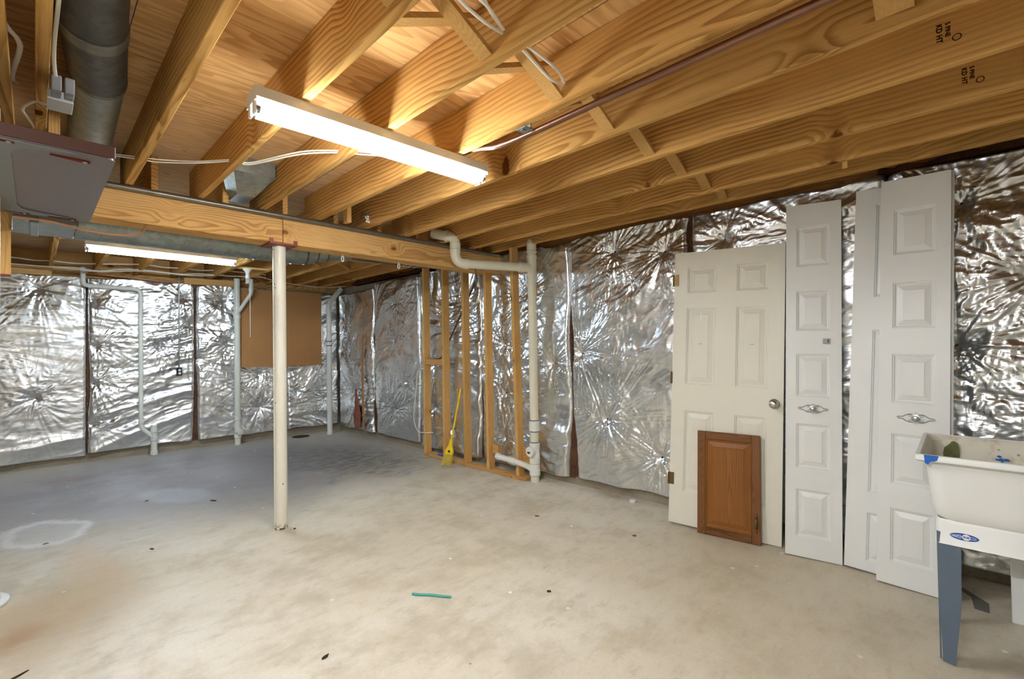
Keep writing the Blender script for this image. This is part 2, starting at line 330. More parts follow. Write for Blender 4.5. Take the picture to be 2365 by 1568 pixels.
# ------------------------------------------------------------------ mesh helpers
class MB:
    def __init__(s): s.v = []; s.f = []
    def add(s, v, f):
        o = len(s.v); s.v += [tuple(map(float, p)) for p in v]; s.f += [tuple(i+o for i in q) for q in f]; return s
    def box(s, x0, x1, y0, y1, z0, z1, c=0.0):
        if c <= 0:
            v = [(x, y, z) for z in (z0, z1) for y in (y0, y1) for x in (x0, x1)]
            return s.add(v, [(0, 2, 3, 1), (4, 5, 7, 6), (0, 1, 5, 4), (2, 6, 7, 3), (0, 4, 6, 2), (1, 3, 7, 5)])
        bm = bmesh.new(); bmesh.ops.create_cube(bm, size=1)
        for q in bm.verts: q.co = Vector(((x0+x1)/2+q.co.x*(x1-x0), (y0+y1)/2+q.co.y*(y1-y0), (z0+z1)/2+q.co.z*(z1-z0)))
        bmesh.ops.bevel(bm, geom=list(bm.edges), offset=c, segments=1, affect='EDGES')
        bm.verts.index_update(); s.add([q.co for q in bm.verts], [[q.index for q in f.verts] for f in bm.faces]); bm.free(); return s
    def tube(s, pts, r, n=12, cap=True, flat=1.0, closed=False):
        pts = [Vector(p) for p in pts]; m = len(pts); rs = r if hasattr(r, '__len__') else [r]*m
        up = None; rings = []
        for i, p in enumerate(pts):
            a = pts[(i-1) % m if closed else max(i-1, 0)]; b = pts[(i+1) % m if closed else min(i+1, m-1)]
            t = (b-a)
            if t.length < 1e-9: t = Vector((0, 0, 1))
            t.normalize()
            if up is None:
                up = Vector((0, 0, 1)) if abs(t.z) < 0.9 else Vector((0, 1, 0))
            sd = t.cross(up); sd.normalize(); up = sd.cross(t); up.normalize()
            rings.append([p+sd*rs[i]*math.cos(2*PI*k/n)+up*rs[i]*flat*math.sin(2*PI*k/n) for k in range(n)])
        v = [q for R in rings for q in R]; f = []
        for i in range(m if closed else m-1):
            for k in range(n):
                a = i*n+k; b = i*n+(k+1) % n; j = (i+1) % m
                f.append((a, b, j*n+(k+1) % n, j*n+k))
        if cap and not closed: f.append(tuple(range(n))[::-1]); f.append(tuple((m-1)*n+k for k in range(n)))
        return s.add(v, f)
    def cyl(s, p, q, r, n=20, r2=None): return s.tube([p, q], [r, r if r2 is None else r2], n)
    def lathe(s, prof, origin, axis=(0, 0, 1), n=24):
        ax = Vector(axis).normalized(); u = ax.orthogonal().normalized(); w = ax.cross(u); o = Vector(origin)
        v = [o+ax*h+(u*math.cos(2*PI*k/n)+w*math.sin(2*PI*k/n))*r for r, h in prof for k in range(n)]; f = []
        for i in range(len(prof)-1):
            for k in range(n): f.append((i*n+k, i*n+(k+1) % n, (i+1)*n+(k+1) % n, (i+1)*n+k))
        f.append(tuple(range(n))[::-1]); f.append(tuple((len(prof)-1)*n+k for k in range(n)))
        return s.add(v, f)
    def prism(s, poly, a, b):
        """poly: list of 3D points, extruded by vector a..b"""
        A = Vector(a); B = Vector(b); n = len(poly); P = [Vector(p) for p in poly]
        return s.add([p+A for p in P]+[p+B for p in P], [tuple(range(n))[::-1], tuple(range(n, 2*n))]+[(i, (i+1) % n, n+(i+1) % n, n+i) for i in range(n)])
    def bar(s, p, q, wd, th, side=(0, 1, 0)):
        p = Vector(p); q = Vector(q); t = (q-p).normalized(); sd = Vector(side); sd = (sd-t*sd.dot(t)).normalized(); up = t.cross(sd)
        v = [e+sd*a*wd/2+up*b*th/2 for e in (p, q) for a, b in ((-1, -1), (1, -1), (1, 1), (-1, 1))]
        return s.add(v, [(0, 3, 2, 1), (4, 5, 6, 7), (0, 1, 5, 4), (1, 2, 6, 5), (2, 3, 7, 6), (3, 0, 4, 7)])
def mesh_of(mb, mat, off=(0, 0, 0), smooth=False, name='m'):
    me = bpy.data.meshes.new(name); o = Vector(off)
    me.from_pydata([tuple(Vector(p)-o) for p in mb.v], [], mb.f); me.update()
    bm = bmesh.new(); bm.from_mesh(me); bmesh.ops.recalc_face_normals(bm, faces=bm.faces); bm.to_mesh(me); bm.free()
    if mat: me.materials.append(mat)
    if smooth:
        me.polygons.foreach_set('use_smooth', [True]*len(me.polygons))
        me.set_sharp_from_angle(angle=math.radians(40))
    return me
def tag(o, label=None, cat=None, group=None, kind=None):
    if label: o['label'] = label
    if cat: o['category'] = cat
    if group: o['group'] = group
    if kind: o['kind'] = kind
    return o
def thing(name, label, cat, loc=(0, 0, 0), group=None, mat3=None):
    o = bpy.data.objects.new(name, None); COL.objects.link(o); o.location = loc; o.empty_display_size = 0.1
    if mat3 is not None: o.rotation_euler = mat3.to_euler()
    return tag(o, label, cat, group)
def part(name, mb, mat, parent, smooth=False, local=False, label=None):
    """mesh child; coordinates are the room's unless local (the parent's own)"""
    base = Vector((0, 0, 0)); p = parent
    while p is not None:
        if p.parent is None and local: break
        base += p.location; p = p.parent
    cx = Vector(np.mean(np.array(mb.v), axis=0)); 
    me = mesh_of(mb, mat, cx, smooth, name)
    o = bpy.data.objects.new(name, me); COL.objects.link(o); o.parent = parent; o.location = cx-base
    if label: o['label'] = label
    return o
def solo(name, mb, mat, label, cat, group=None, smooth=False, kind=None):
    a = np.array(mb.v); c = Vector(((a[:, 0].min()+a[:, 0].max())/2, (a[:, 1].min()+a[:, 1].max())/2, a[:, 2].min()))
    o = bpy.data.objects.new(name, mesh_of(mb, mat, c, smooth, name)); COL.objects.link(o); o.location = c
    return tag(o, label, cat, group, kind)
def struct(name, mb, mat, smooth=False, loc=None):
    a = np.array(mb.v); c = Vector(loc) if loc else Vector(a.mean(axis=0))
    o = bpy.data.objects.new(name, mesh_of(mb, mat, c, smooth, name)); COL.objects.link(o); o.location = c
    o['kind'] = 'structure'; return o
def spline(pts, k=8):
    P = [Vector(p) for p in pts]; P = [P[0]*2-P[1]]+P+[P[-1]*2-P[-2]]; out = []
    for i in range(1, len(P)-2):
        for j in range(k):
            t = j/k; a, b, c, d = P[i-1], P[i], P[i+1], P[i+2]
            out.append(0.5*((2*b)+(c-a)*t+(2*a-5*b+4*c-d)*t*t+(3*b-a-3*c+d)*t**3))
    out.append(P[-2]); return out
def arc(p0, corner, p1, r, k=6):
    """p0 -> corner -> p1 with the corner rounded"""
    c = Vector(corner); a = (Vector(p0)-c).normalized(); b = (Vector(p1)-c).normalized()
    out = []
    for j in range(k+1):
        t = j/k; s_ = c+a*r; e = c+b*r
        out.append((1-t)**2*s_+2*t*(1-t)*c+t*t*e)
    return out
def text_part(name, body, size, mat, parent, loc, xdir, updir, extrude=0.0004):
    cu = bpy.data.curves.new(name, 'FONT'); cu.body = body; cu.size = size; cu.align_x = 'CENTER'; cu.align_y = 'CENTER'; cu.extrude = extrude; cu.offset = size*0.025
    tmp = bpy.data.objects.new(name, cu); COL.objects.link(tmp)
    dg = bpy.context.evaluated_depsgraph_get(); me = bpy.data.meshes.new_from_object(tmp.evaluated_get(dg))
    COL.objects.unlink(tmp); bpy.data.objects.remove(tmp)
    me.materials.clear(); me.materials.append(mat)
    o = bpy.data.objects.new(name, me); COL.objects.link(o); o.parent = parent; o.location = loc
    x = Vector(xdir).normalized(); u = Vector(updir); u = (u-x*u.dot(x)).normalized(); z = x.cross(u)
    o.rotation_euler = Matrix(((x.x, u.x, z.x), (x.y, u.y, z.y), (x.z, u.z, z.z))).to_euler()
    return o

# ------------------------------------------------------------------ the room
ZJ, JH, JT = 2.423, 0.235, 0.038      # joist underside, depth, thickness
ZS = ZJ+JH
X0, Y0 = -3.2, -2.6
def xw(y): return 3.775-(y-1.8)*0.02  # face of the right-hand foundation wall
def yw(x): return 8.05-0.095*x        # face of the back foundation wall
struct('floor', MB().box(X0-0.3, 4.2, Y0-0.3, 8.7, -0.12, 0.0), M['floor'])
mb = MB(); mb.prism([(xw(Y0-0.3), Y0-0.3, 0), (xw(Y0-0.3)+0.22, Y0-0.3, 0), (xw(8.3)+0.22, 8.3, 0), (xw(8.3), 8.3, 0)], (0, 0, 0), (0, 0, 2.40))
struct('wall_right', mb, M['wall'])
mb = MB(); mb.prism([(X0-0.2, yw(X0-0.2), 0), (X0-0.2, yw(X0-0.2)+0.22, 0), (3.9, yw(3.9)+0.22, 0), (3.9, yw(3.9), 0)], (0, 0, 0), (0, 0, 2.34))
struct('wall_back', mb, M['wall'])
struct('wall_left', MB().box(X0-0.15, X0, Y0-0.15, 8.6, 0, ZS), M['paint_wall'])
struct('wall_rear', MB().box(X0, 3.9, Y0-0.15, Y0, 0, ZS), M['paint_wall'])
# rim boards above the foundation
mb = MB(); mb.prism([(xw(Y0)+0.10, Y0, 0), (xw(Y0)+0.138, Y0, 0), (xw(8.2)+0.138, 8.2, 0), (xw(8.2)+0.10, 8.2, 0)], (0, 0, 2.40), (0, 0, ZS))
struct('trim_1', mb, M['plate'])
mb = MB(); mb.prism([(X0, yw(X0)+0.10, 0), (3.9, yw(3.9)+0.10, 0), (3.9, yw(3.9)+0.138, 0), (X0, yw(X0)+0.138, 0)], (0, 0, 2.34), (0, 0, ZS))
struct('trim_2', mb, M['joist_x'])
# subfloor and joists
ceil = bpy.data.objects.new('ceiling', None); COL.objects.link(ceil); ceil.location = (0, 0, ZS); ceil['kind'] = 'structure'
sheet_me = {}
def shared(name, key, mb, mat, loc, parent):
    if key not in sheet_me: sheet_me[key] = mesh_of(mb(), mat, (0, 0, 0), False, name)
    o = bpy.data.objects.new(name, sheet_me[key]); COL.objects.link(o); o.parent = parent
    o.location = Vector(loc)-parent.location; return o
row = 0; y = 8.62
while y > Y0-0.2:
    x = X0-0.2-(1.22 if row % 2 else 0.0)
    while x < 4.0:
        shared('plywood_sheet', 's', lambda: MB().box(-1.217, 1.217, -0.607, 0.607, 0, 0.018), M['ply'], (x+1.22, y-0.61, ZS), ceil); x += 2.44
    row += 1; y -= 1.22
NEAR = [-2.80, -2.39, -1.99, -1.58, -1.18, -0.77, -0.365, 0.04, 0.43, 0.81, 1.20, 1.62, 2.03, 2.45, 2.87, 3.27, 3.565]   # far edges of the joists
for x in NEAR:
    shared('joist', 'jn', lambda: MB().box(-JT/2, JT/2, -3.27, 3.27, 0, JH, 0.003), M['joist'], (x-JT/2, Y0+3.27, ZJ), ceil)
FAR = [0.16+0.405*k for k in range(-8, 9)]
for x in FAR:
    shared('joist', 'jf', lambda: MB().box(-JT/2, JT/2, -2.15, 2.15, 0, JH, 0.003), M['joist'], (x-JT/2, 3.74+2.15, ZJ), ceil)
def strut(xa, za, xb, zb, y, wd=0.062, th=0.019):
    p = Vector((xa, y, za)); q = Vector((xb, y, zb)); c = (p+q)/2
    mb = MB().bar(p, q, wd, th, (0, 1, 0))
    part('bridging_strut', mb, M['plate2'], ceil)
M['plate2'] = wood('bridging_pine', srgb(206, 162, 100), srgb(160, 112, 60), 'X', ring=0.012, knots=0.0, contrast=0.4)
for i in range(7, len(NEAR)-1):
    a, b = NEAR[i], NEAR[i+1]-JT
    strut(a, 2.628, b, 2.452, 1.235); strut(a, 2.452, b, 2.628, 1.310)
strut(NEAR[11], 2.632, NEAR[12]-JT, 2.475, 0.135, 0.10, 0.02)
for i in range(8, 15):
    a, b = FAR[i], FAR[i+1]-JT
    strut(a, 2.628, b, 2.452, 5.90); strut(a, 2.452, b, 2.628, 5.97)

# ------------------------------------------------------------------ girder, post, iron pipe
BY0, BY1, BZ0, BZ1 = 3.725, 3.915, 2.200, ZJ
t = thing('support_beam', 'built-up pine girder spanning the room under the ceiling joists', 'beam', (1.33, 3.82, BZ0))
for a, b in ((-1.9, 1.330), (1.334, xw(3.8)-0.02)):
    part('beam_length', MB().box(a, b, BY0, BY1, BZ0, BZ1, 0.004), M['joist_x'], t)
px, py, pr_ = 1.335, 3.815, 0.046
t = thing('support_post', 'cream painted steel post standing under the girder joint', 'post', (px, py, 0))
part('pole', MB().cyl((px, py, 0), (px, py, BZ0-0.012), pr_, 32), M['post'], t, True)
part('seam', MB().box(px-pr_-0.004, px-pr_+0.006, py-0.004, py+0.004, 0.02, BZ0-0.02), M['post'], t)
pl = part('bearing_plate', MB().box(px-0.10, px+0.10, BY0-0.012, BY1+0.012, BZ0-0.012, BZ0), M['red_steel'], t)
for sx in (-1, 1):
    for yy in (BY0-0.008, BY1+0.002):
        part('saddle_tab', MB().box(px+sx*0.088-0.014, px+sx*0.088+0.014, yy, yy+0.006, BZ0-0.012, BZ0+0.028), M['red_steel'], pl)
mb = MB().tube(spline([(-1.8, 3.7045, 2.4025), (0.3, 3.7045, 2.4025), (1.3, 3.7045, 2.402), (2.4, 3.7045, 2.402), (xw(3.7)-0.10, 3.7045, 2.4025)], 6), 0.0195, 16)
solo('iron_pipe', mb, M['steel_dark'], 'long dark iron pipe lying along the top edge of the girder', 'pipe', smooth=True)
# ------------------------------------------------------------------ fluorescent fixtures
def fluorescent(c, length, rz, lamp, label):
    """c: centre of the housing top"""
    R3 = Matrix.Rotation(rz, 3, 'Z'); t = thing('fluorescent_light', label, 'light', c, 'two-tube strip lights', R3)
    h = length/2; W2 = 0.060
    prof = [(-W2, 0), (-W2, -0.042), (-W2+0.012, -0.056), (W2-0.012, -0.056), (W2, -0.042), (W2, 0)]
    part('housing', MB().prism([(-h, y, z) for y, z in prof], (0, 0, 0), (2*h, 0, 0)), M['white_enamel'], t, local=True)
    em = emit('lit_tube_'+label[:12].replace(' ', '_'), *lamp)
    for y in (-0.029, 0.029):
        tb = part('tube', MB().cyl((-h+0.022, y, -0.079), (h-0.022, y, -0.079), 0.0165, 10), em, t, True, True)
        for sx in (-1, 1):
            part('tube_cap', MB().cyl((sx*(h-0.022), y, -0.079), (sx*(h-0.008), y, -0.079), 0.0172, 16), M['pewter'], tb, True, True)
            part('lamp_holder', MB().box(sx*(h-0.004)-0.005, sx*(h-0.004)+0.005, y-0.015, y+0.015, -0.100, -0.052, 0.002), M['white_plastic'], t, False, True)
    for sx in (-1, 1):
        part('end_plate', MB().box(sx*h-0.002, sx*h+0.002, -W2-0.001, W2+0.001, -0.057, 0.0), M['white_enamel'], t, False, True)
    return t
fluorescent((1.205, 2.000, ZJ-0.001), 1.20, math.radians(-2.0), LAMP_NEAR, 'lit two-tube strip light on the joists in front of the girder')
fluorescent((0.945, 5.80, ZJ-0.001), 1.23, math.radians(-0.5), LAMP_FAR, 'lit two-tube strip light beyond the girder near the back wall')
t = fluorescent((-1.40, 0.45, 2.525), 1.20, PI/2, LAMP_SIDE_FILL, 'lit two-tube strip light set up between joists past the left picture edge')  # added unseen fixture, raised between joists so they shade the ceiling from it
part('spacer_block', MB().box(-0.5, 0.5, -0.03, 0.03, 0.0, ZS-2.527), M['joist_x'], t, False, True)

# ------------------------------------------------------------------ foil-faced insulation
_rs = np.random.RandomState(11); _lat = _rs.rand(256, 256)
def vn(x, y):
    xi = np.floor(x).astype(int); yi = np.floor(y).astype(int); fx = x-xi; fy = y-yi
    fx = fx*fx*fx*(fx*(fx*6-15)+10); fy = fy*fy*fy*(fy*(fy*6-15)+10)
    a = _lat[xi % 256, yi % 256]; b = _lat[(xi+1) % 256, yi % 256]; c = _lat[xi % 256, (yi+1) % 256]; d = _lat[(xi+1) % 256, (yi+1) % 256]
    return a+(b-a)*fx+(c-a)*fy+(a-b-c+d)*fx*fy
def ridge(x, y): return 1-np.abs(2*vn(x, y)-1)*1.6
def crumple(u, v, pins, seed, amp=1.0, iso=0.15):
    s0 = seed*17.3
    wu = u+0.06*(vn(u*3+s0, v*3)-0.5)+0.02*(vn(u*11+s0, v*11)-0.5); wv = v+0.06*(vn(u*3, v*3+s0)-0.5)+0.02*(vn(u*11, v*11+s0)-0.5)
    ang = 0.55*np.sin(seed*2.1)+0.5*(vn(u*0.9+s0, v*0.9)-0.5); ca, sa = np.cos(ang), np.sin(ang)
    pu = ca*wu+sa*wv; pv = -sa*wu+ca*wv
    m1 = 0.35+1.1*np.clip(vn(u*1.3+s0, v*1.1+3)*1.7-0.35, 0, 1)
    h = 0.024*ridge(pu*1.2+s0, pv*2.2)+m1*(0.012*ridge(pu*2.2+s0, pv*6.5)+0.0060*ridge(pu*5.0, pv*15+s0)+0.0026*ridge(pu*11+s0, pv*30))
    h += iso*(0.012*ridge(wu*5+s0, wv*5)+0.007*ridge(wu*12, wv*12+s0)+0.003*ridge(wu*26, wv*26+s0))
    h *= amp
    for (a, b) in pins:
        du = u-a; dv = v-b; d = np.sqrt(du*du+dv*dv)+1e-6; th = np.arctan2(dv, du)
        k = vn(th*2.6+20+a*7, d*0.7+b*5)*9.0+th*1.3
        tri = np.abs((k % 1.0)*2-1)
        k2 = vn(th*5.0+50+b*9, d*0.9+a*3)*14.0+th*3.0; tri2 = np.abs((k2 % 1.0)*2-1)
        fall = np.exp(-d/0.30)*np.minimum(1, d/0.06)
        h = h*(1-0.80*np.exp(-(d/0.10)**2))+(0.020*tri+0.008*tri2)*fall
        h -= 0.030*np.exp(-d/0.07)
    return h
def blanket(where, u0, u1, v0, v1, pins, seed, label, step, gapL=None, gapR=None, topwave=0.02, base=0.045, amp=1.0, iso=0.15, group='foil-faced blankets'):
    """gapL / gapR: lists of (v, half width) by which each edge draws back from the seam"""
    nu = int(round((u1-u0)/step)); nv = int(round((v1-v0)/step))
    S, T = np.meshgrid(np.linspace(0, 1, nu+1), np.linspace(0, 1, nv+1), indexing='ij')
    V = v0+T*(v1-v0)
    gp = lambda g, vv: np.interp(vv, [q[0] for q in g], [q[1] for q in g]) if g else 0.004+0*vv
    eL = u0+gp(gapL, V)+0.004*(vn(V*14+seed, 0*V)-0.5); eR = u1-gp(gapR, V)-0.004*(vn(V*14+seed+9, 0*V)-0.5)
    U = eL+S*(eR-eL)
    V = V+T**6*topwave*2*(vn(U*5+seed, 0*U)-0.5)+(1-T)**8*0.02*(vn(U*4+seed*3, 0*U+5)-0.5)
    D = base+crumple(U, V, pins, seed, amp, iso)
    ed = np.minimum(np.minimum(U-eL, eR-U), 0.03)/0.03; D = base*0.55+(D-base*0.55)*(0.15+0.85*np.sqrt(np.clip(ed, 0, 1))); D = np.maximum(D, 0.008)
    if where == 'R': P = np.stack([xw(U)-D, U, V], -1); bk = np.stack([xw(U)-0.003, U, V], -1)
    else: P = np.stack([U, yw(U)-D, V], -1); bk = np.stack([U, yw(U)-0.003, V], -1)
    nv1 = nv+1; idx = np.arange((nu+1)*nv1).reshape(nu+1, nv1)
    q = np.stack([idx[:-1, :-1], idx[1:, :-1], idx[1:, 1:], idx[:-1, 1:]], -1).reshape(-1, 4)
    rim = np.concatenate([idx[:, 0], idx[-1, 1:], idx[-2::-1, -1], idx[0, -2:0:-1]])
    verts = np.concatenate([P.reshape(-1, 3), bk.reshape(-1, 3)[rim]]); o = (nu+1)*nv1; m = len(rim); r_ = np.arange(m)
    q2 = np.stack([rim, np.roll(rim, -1), o+np.roll(r_, -1), o+r_], -1)
    if where == 'R': q = q[:, ::-1]; 
    else: q2 = q2[:, ::-1]
    faces = np.concatenate([q, q2])
    uc = (u0+u1)/2; loc = Vector((xw(uc), uc, v0)) if where == 'R' else Vector((uc, yw(uc), v0))
    t = thing('insulation_blanket', label, 'insulation', loc, group)
    me = bpy.data.meshes.new('foil_facing'); verts = verts-np.array(loc)
    me.vertices.add(len(verts)); me.vertices.foreach_set('co', verts.astype(np.float32).ravel())
    me.loops.add(len(faces)*4); me.loops.foreach_set('vertex_index', faces.astype(np.int32).ravel())
    me.polygons.add(len(faces)); me.polygons.foreach_set('loop_start', np.arange(0, len(faces)*4, 4, dtype=np.int32))
    me.polygons.foreach_set('loop_total', np.full(len(faces), 4, np.int32)); me.update(calc_edges=True); me.validate()
    me.polygons.foreach_set('use_smooth', np.array([True]*len(q)+[False]*len(q2)))
    me.materials.append(M['foil']); o_ = bpy.data.objects.new('foil_facing', me); COL.objects.link(o_); o_.parent = t
    for (a, b) in pins:
        if not (u0 < a < u1 and v0 < b < v1): continue
        d = base+float(crumple(np.array([a+0.0]), np.array([b+0.0]), pins, seed, amp, iso)[0]); s_ = 0.012; d0, d1 = d-0.006, d+0.006
        mbp = MB()
        if where == 'R': mbp.box(xw(a)-d1, xw(a)-d0, a-s_, a+s_, b-s_, b+s_, 0.002)
        else: mbp.box(a-s_, a+s_, yw(a)-d1, yw(a)-d0, b-s_, b+s_, 0.002)
        part('pin_clip', mbp, M['clip'], t)
    for g, ue, sg in ((gapL, u0, 1), (gapR, u1, -1)):
        if not g: continue
        zs = np.linspace(max(v0, g[0][0]), min(v1, g[-1][0]), 60); hw = np.interp(zs, [k[0] for k in g], [k[1] for k in g])+0.012
        W_ = 7; vv = []; ff = []
        for i, z in enumerate(zs):
            for j in range(W_+1):
                uu = ue+sg*(j/W_)*hw[i]; dep = base*0.42+0.014*float(vn(np.array([uu*70.0+seed]), np.array([z*26.0]))[0])
                vv.append((xw(uu)-dep, uu, z) if where == 'R' else (uu, yw(uu)-dep, z))
        for i in range(len(zs)-1):
            for j in range(W_): a_ = i*(W_+1)+j; ff.append((a_, a_+1, a_+W_+2, a_+W_+1))
        part('exposed_fibre', MB().add(vv, ff), M['fibre'], t, True)
    return t
VT = 2.40
blanket('R', 6.45, 7.60, 0.10, 2.30, [(6.9, 1.25), (6.99, 0.75), (7.35, 1.7)], 1, 'silvery foil blanket on the long wall beside the far corner', 0.013,
        gapL=[(0.1, 0.03), (0.3, 0.07), (0.6, 0.04), (0.8, 0.015), (1.3, 0.008), (1.55, 0.05), (1.7, 0.02), (2.3, 0.02)])
tb_ = bpy.data.objects['insulation_blanket']
def tear(outline, d0, seed):
    n = len(outline); vv = []; ff = []; W_ = 6
    for i, (z, ua, ub) in enumerate(outline):
        for j in range(W_+1):
            uu = ua+(ub-ua)*j/W_; dep = d0+0.03*math.sin(PI*j/W_)+0.018*float(vn(np.array([uu*60.0+seed]), np.array([z*23.0]))[0]); vv.append((xw(uu)-dep, uu, z))
    for i in range(n-1):
        for j in range(W_): a_ = i*(W_+1)+j; ff.append((a_, a_+1, a_+W_+2, a_+W_+1))
    return MB().add(vv, ff)
M['pink'] = plain('pink_fibreglass', srgb(150, 94, 80), 0.95, 0, 0.55, 45, bump=0.8)
ol = [(0.12+0.62*i/24, 6.93-0.02-0.16*math.sin(PI*min(1, i/24*0.85+0.15))**1.5*(1-i/26), 6.93+0.02+0.13*math.sin(PI*min(1, i/24*0.85+0.15))**1.5*(1-i/26)) for i in range(25)]
part('torn_fibre', tear(ol, 0.085, 5), M['pink'], tb_, True)
part('kraft_tab', MB().prism([(xw(6.69)-0.11, 6.66, 0.11), (xw(6.69)-0.11, 6.72, 0.11), (xw(6.72)-0.115, 6.745, 0.9), (xw(6.7)-0.11, 6.735, 1.55), (xw(6.69)-0.11, 6.675, 1.62), (xw(6.69)-0.115, 6.685, 0.9)], (0, 0, 0), (0.003, 0, 0)), M['peg'], tb_)
blanket('R', 5.28, 6.45, 0.10, 2.36, [(5.90, 2.03), (5.92, 1.50), (5.91, 0.50), (5.62, 0.9)], 2, 'foil blanket between the far corner piece and the first stud', 0.012,
        gapL=[(0.1, 0.03), (0.5, 0.012), (0.9, 0.004), (2.3, 0.012)], gapR=[(0.1, 0.03), (0.35, 0.06), (0.6, 0.025), (1.2, 0.012), (1.5, 0.03), (2.3, 0.01)])
blanket('R', 4.06, 5.28, 0.07, 2.40, [(4.95, 0.60), (4.99, 1.14), (4.45, 1.9), (4.6, 0.35)], 3, 'foil blanket showing behind the second and third studs', 0.012,
        gapL=[(0.05, 0.035), (0.4, 0.020), (0.8, 0.02), (1.2, 0.008), (2.4, 0.004)])
blanket('R', 2.775, 4.06, 0.07, 2.40, [(3.70, 1.41), (3.69, 0.86), (3.72, 0.37), (3.0, 1.2), (3.35, 1.95)], 4, 'foil blanket behind the fat white drain stack', 0.011,
        gapL=[(0.07, 0.05), (0.45, 0.022), (0.75, 0.006), (1.1, 0.008), (1.4, 0.022), (1.6, 0.018), (1.95, 0.002), (2.4, 0.002)])
blanket('R', 1.56, 2.775, 0.09, 2.42, [(2.28, 2.24), (1.80, 2.17), (1.86, 0.41), (2.39, 0.69), (2.66, 1.30)], 5, 'wide bright foil blanket left bare beside the six-panel door', 0.009,
        gapL=[(0.09, 0.008), (1.9, 0.008), (2.1, 0.03), (2.3, 0.045), (2.43, 0.02)], gapR=[(0.09, 0.05), (0.45, 0.035), (0.75, 0.006), (1.1, 0.012), (1.4, 0.022), (1.65, 0.012), (1.95, 0.002), (2.4, 0.002)], amp=0.9)
blanket('R', 0.32, 1.56, 0.09, 2.42, [(1.31, 2.19), (0.75, 2.15), (1.0, 1.2)], 6, 'foil blanket mostly hidden behind the leaning white doors', 0.011, base=0.045, amp=0.8)
blanket('R', -0.92, 0.32, 0.08, 2.41, [(-0.02, 2.18), (-0.3, 1.72), (-0.55, 1.0), (0.02, 1.35)], 7, 'heavily crumpled foil blanket behind the utility sink', 0.009, amp=1.15, iso=1.0)
blanket('R', -2.5, -0.92, 0.08, 2.41, [(-1.5, 1.5)], 8, 'foil blanket on the long wall behind the viewer', 0.03)
blanket('B', -0.76, 0.465, 0.085, 2.335, [(0.034, 2.17), (0.02, 0.84), (-0.5, 1.5)], 9, 'foil blanket at the left end of the back wall', 0.012)
blanket('B', 0.465, 1.60, 0.12, 2.33, [(0.545, 2.07), (0.544, 1.46), (0.536, 0.98), (0.511, 0.47), (1.47, 2.13), (1.545, 1.75), (1.2, 1.45)], 10, 'foil blanket carrying the black outlet box on the back wall', 0.012,
        gapL=[(0.1, 0.006), (0.6, 0.008), (0.95, 0.03), (1.3, 0.022), (1.6, 0.010), (2.3, 0.006)], gapR=[(0.1, 0.03), (0.3, 0.02), (1.0, 0.006), (2.3, 0.014)])
blanket('B', 1.60, 2.80, 0.12, 2.32, [(1.62, 1.275), (1.94, 2.147), (2.40, 1.007), (2.416, 0.508), (2.0, 1.5)], 11, 'foil blanket passing behind the left half of the pegboard', 0.012,
        gapL=[(0.1, 0.03), (0.3, 0.02), (1.0, 0.02), (1.2, 0.006), (2.3, 0.012)])
blanket('B', 2.80, 3.63, 0.12, 2.30, [(3.39, 0.56), (3.35, 1.16), (2.95, 0.7)], 12, 'foil blanket between the pegboard and the far corner', 0.012)
blanket('B', -2.3, -0.76, 0.085, 2.335, [(-1.4, 1.4)], 13, 'foil blanket on the back wall past the picture edge', 0.03)

# loose brown batt along the top of the long wall
def rough_slab(name, label, ys, z0, z1, x_in, x_out, seed):
    mb = MB(); n = 40; P = []
    for i in range(n+1):
        yy = ys[0]+(ys[1]-ys[0])*i/n; j = float(vn(np.array([yy*9.0+seed]), np.array([1.0]))[0]); k = float(vn(np.array([yy*17.0+seed]), np.array([4.0]))[0])
        P.append([(xw(yy)-x_out, yy, z0), (xw(yy)-x_in-0.03*j, yy, z0+0.004), (xw(yy)-x_in+0.01*k, yy, z1-0.05*k), (xw(yy)-x_out, yy, z1-0.05*j)])
    v = [p for r_ in P for p in r_]; f = [(i*4+a, i*4+(a+1) % 4, (i+1)*4+(a+1) % 4, (i+1)*4+a) for i in range(n) for a in range(4)]
    f += [(0, 1, 2, 3), (n*4+3, n*4+2, n*4+1, n*4)]; mb.add(v, f)
    return solo(name, mb, M['fibre'], label, 'insulation', smooth=True)
rough_slab('fibreglass_batt', 'brown fibreglass batt tucked above the foil over the leaning doors', (-1.2, 0.36), 2.440, 2.515, 0.035, -0.09, 3)
rough_slab('fibreglass_batt', 'brown fibreglass strip tucked above the foil beyond the girder', (4.2, 7.2), 2.425, 2.50, 0.03, -0.09, 8)

# ------------------------------------------------------------------ stud frame against the long wall
t = thing('stud_frame', 'open pine stud frame on a sole plate in front of the foil', 'framing', (3.535, 4.1, 0))
sx0, sx1 = 3.490, 3.579
part('sole_plate', MB().box(sx0, sx1, 3.215, 4.985, 0, 0.038, 0.003), M['plate'], t)
for yy, top, lean in ((4.965, ZJ-0.001, 0.0), (4.565, ZJ-0.001, 0.0), (4.170, ZJ-0.001, 0.015), (3.780, BZ0-0.001, 0.015), (3.330, ZJ-0.001, 0.055)):
    a = MB().prism([(sx0, yy-0.019, 0), (sx1, yy-0.019, 0), (sx1, yy+0.019, 0), (sx0, yy+0.019, 0)], (0, 0, 0.038), (0, lean, top))
    part('stud', a, M['stud'], t)
part('blocking', MB().box(sx0+0.01, sx0+0.048, 4.586, 4.944, 1.165, 1.235, 0.002), M['plate'], t)
part('scrap_block', MB().box(sx0+0.04, sx1, 3.655, 3.757, 0.20, 0.30, 0.002), M['plate'], t)
part('scrap_block', MB().box(sx1-0.02, sx1+0.018, 3.215, 3.315, 0.13, 0.33, 0.002), M['plate'], t)
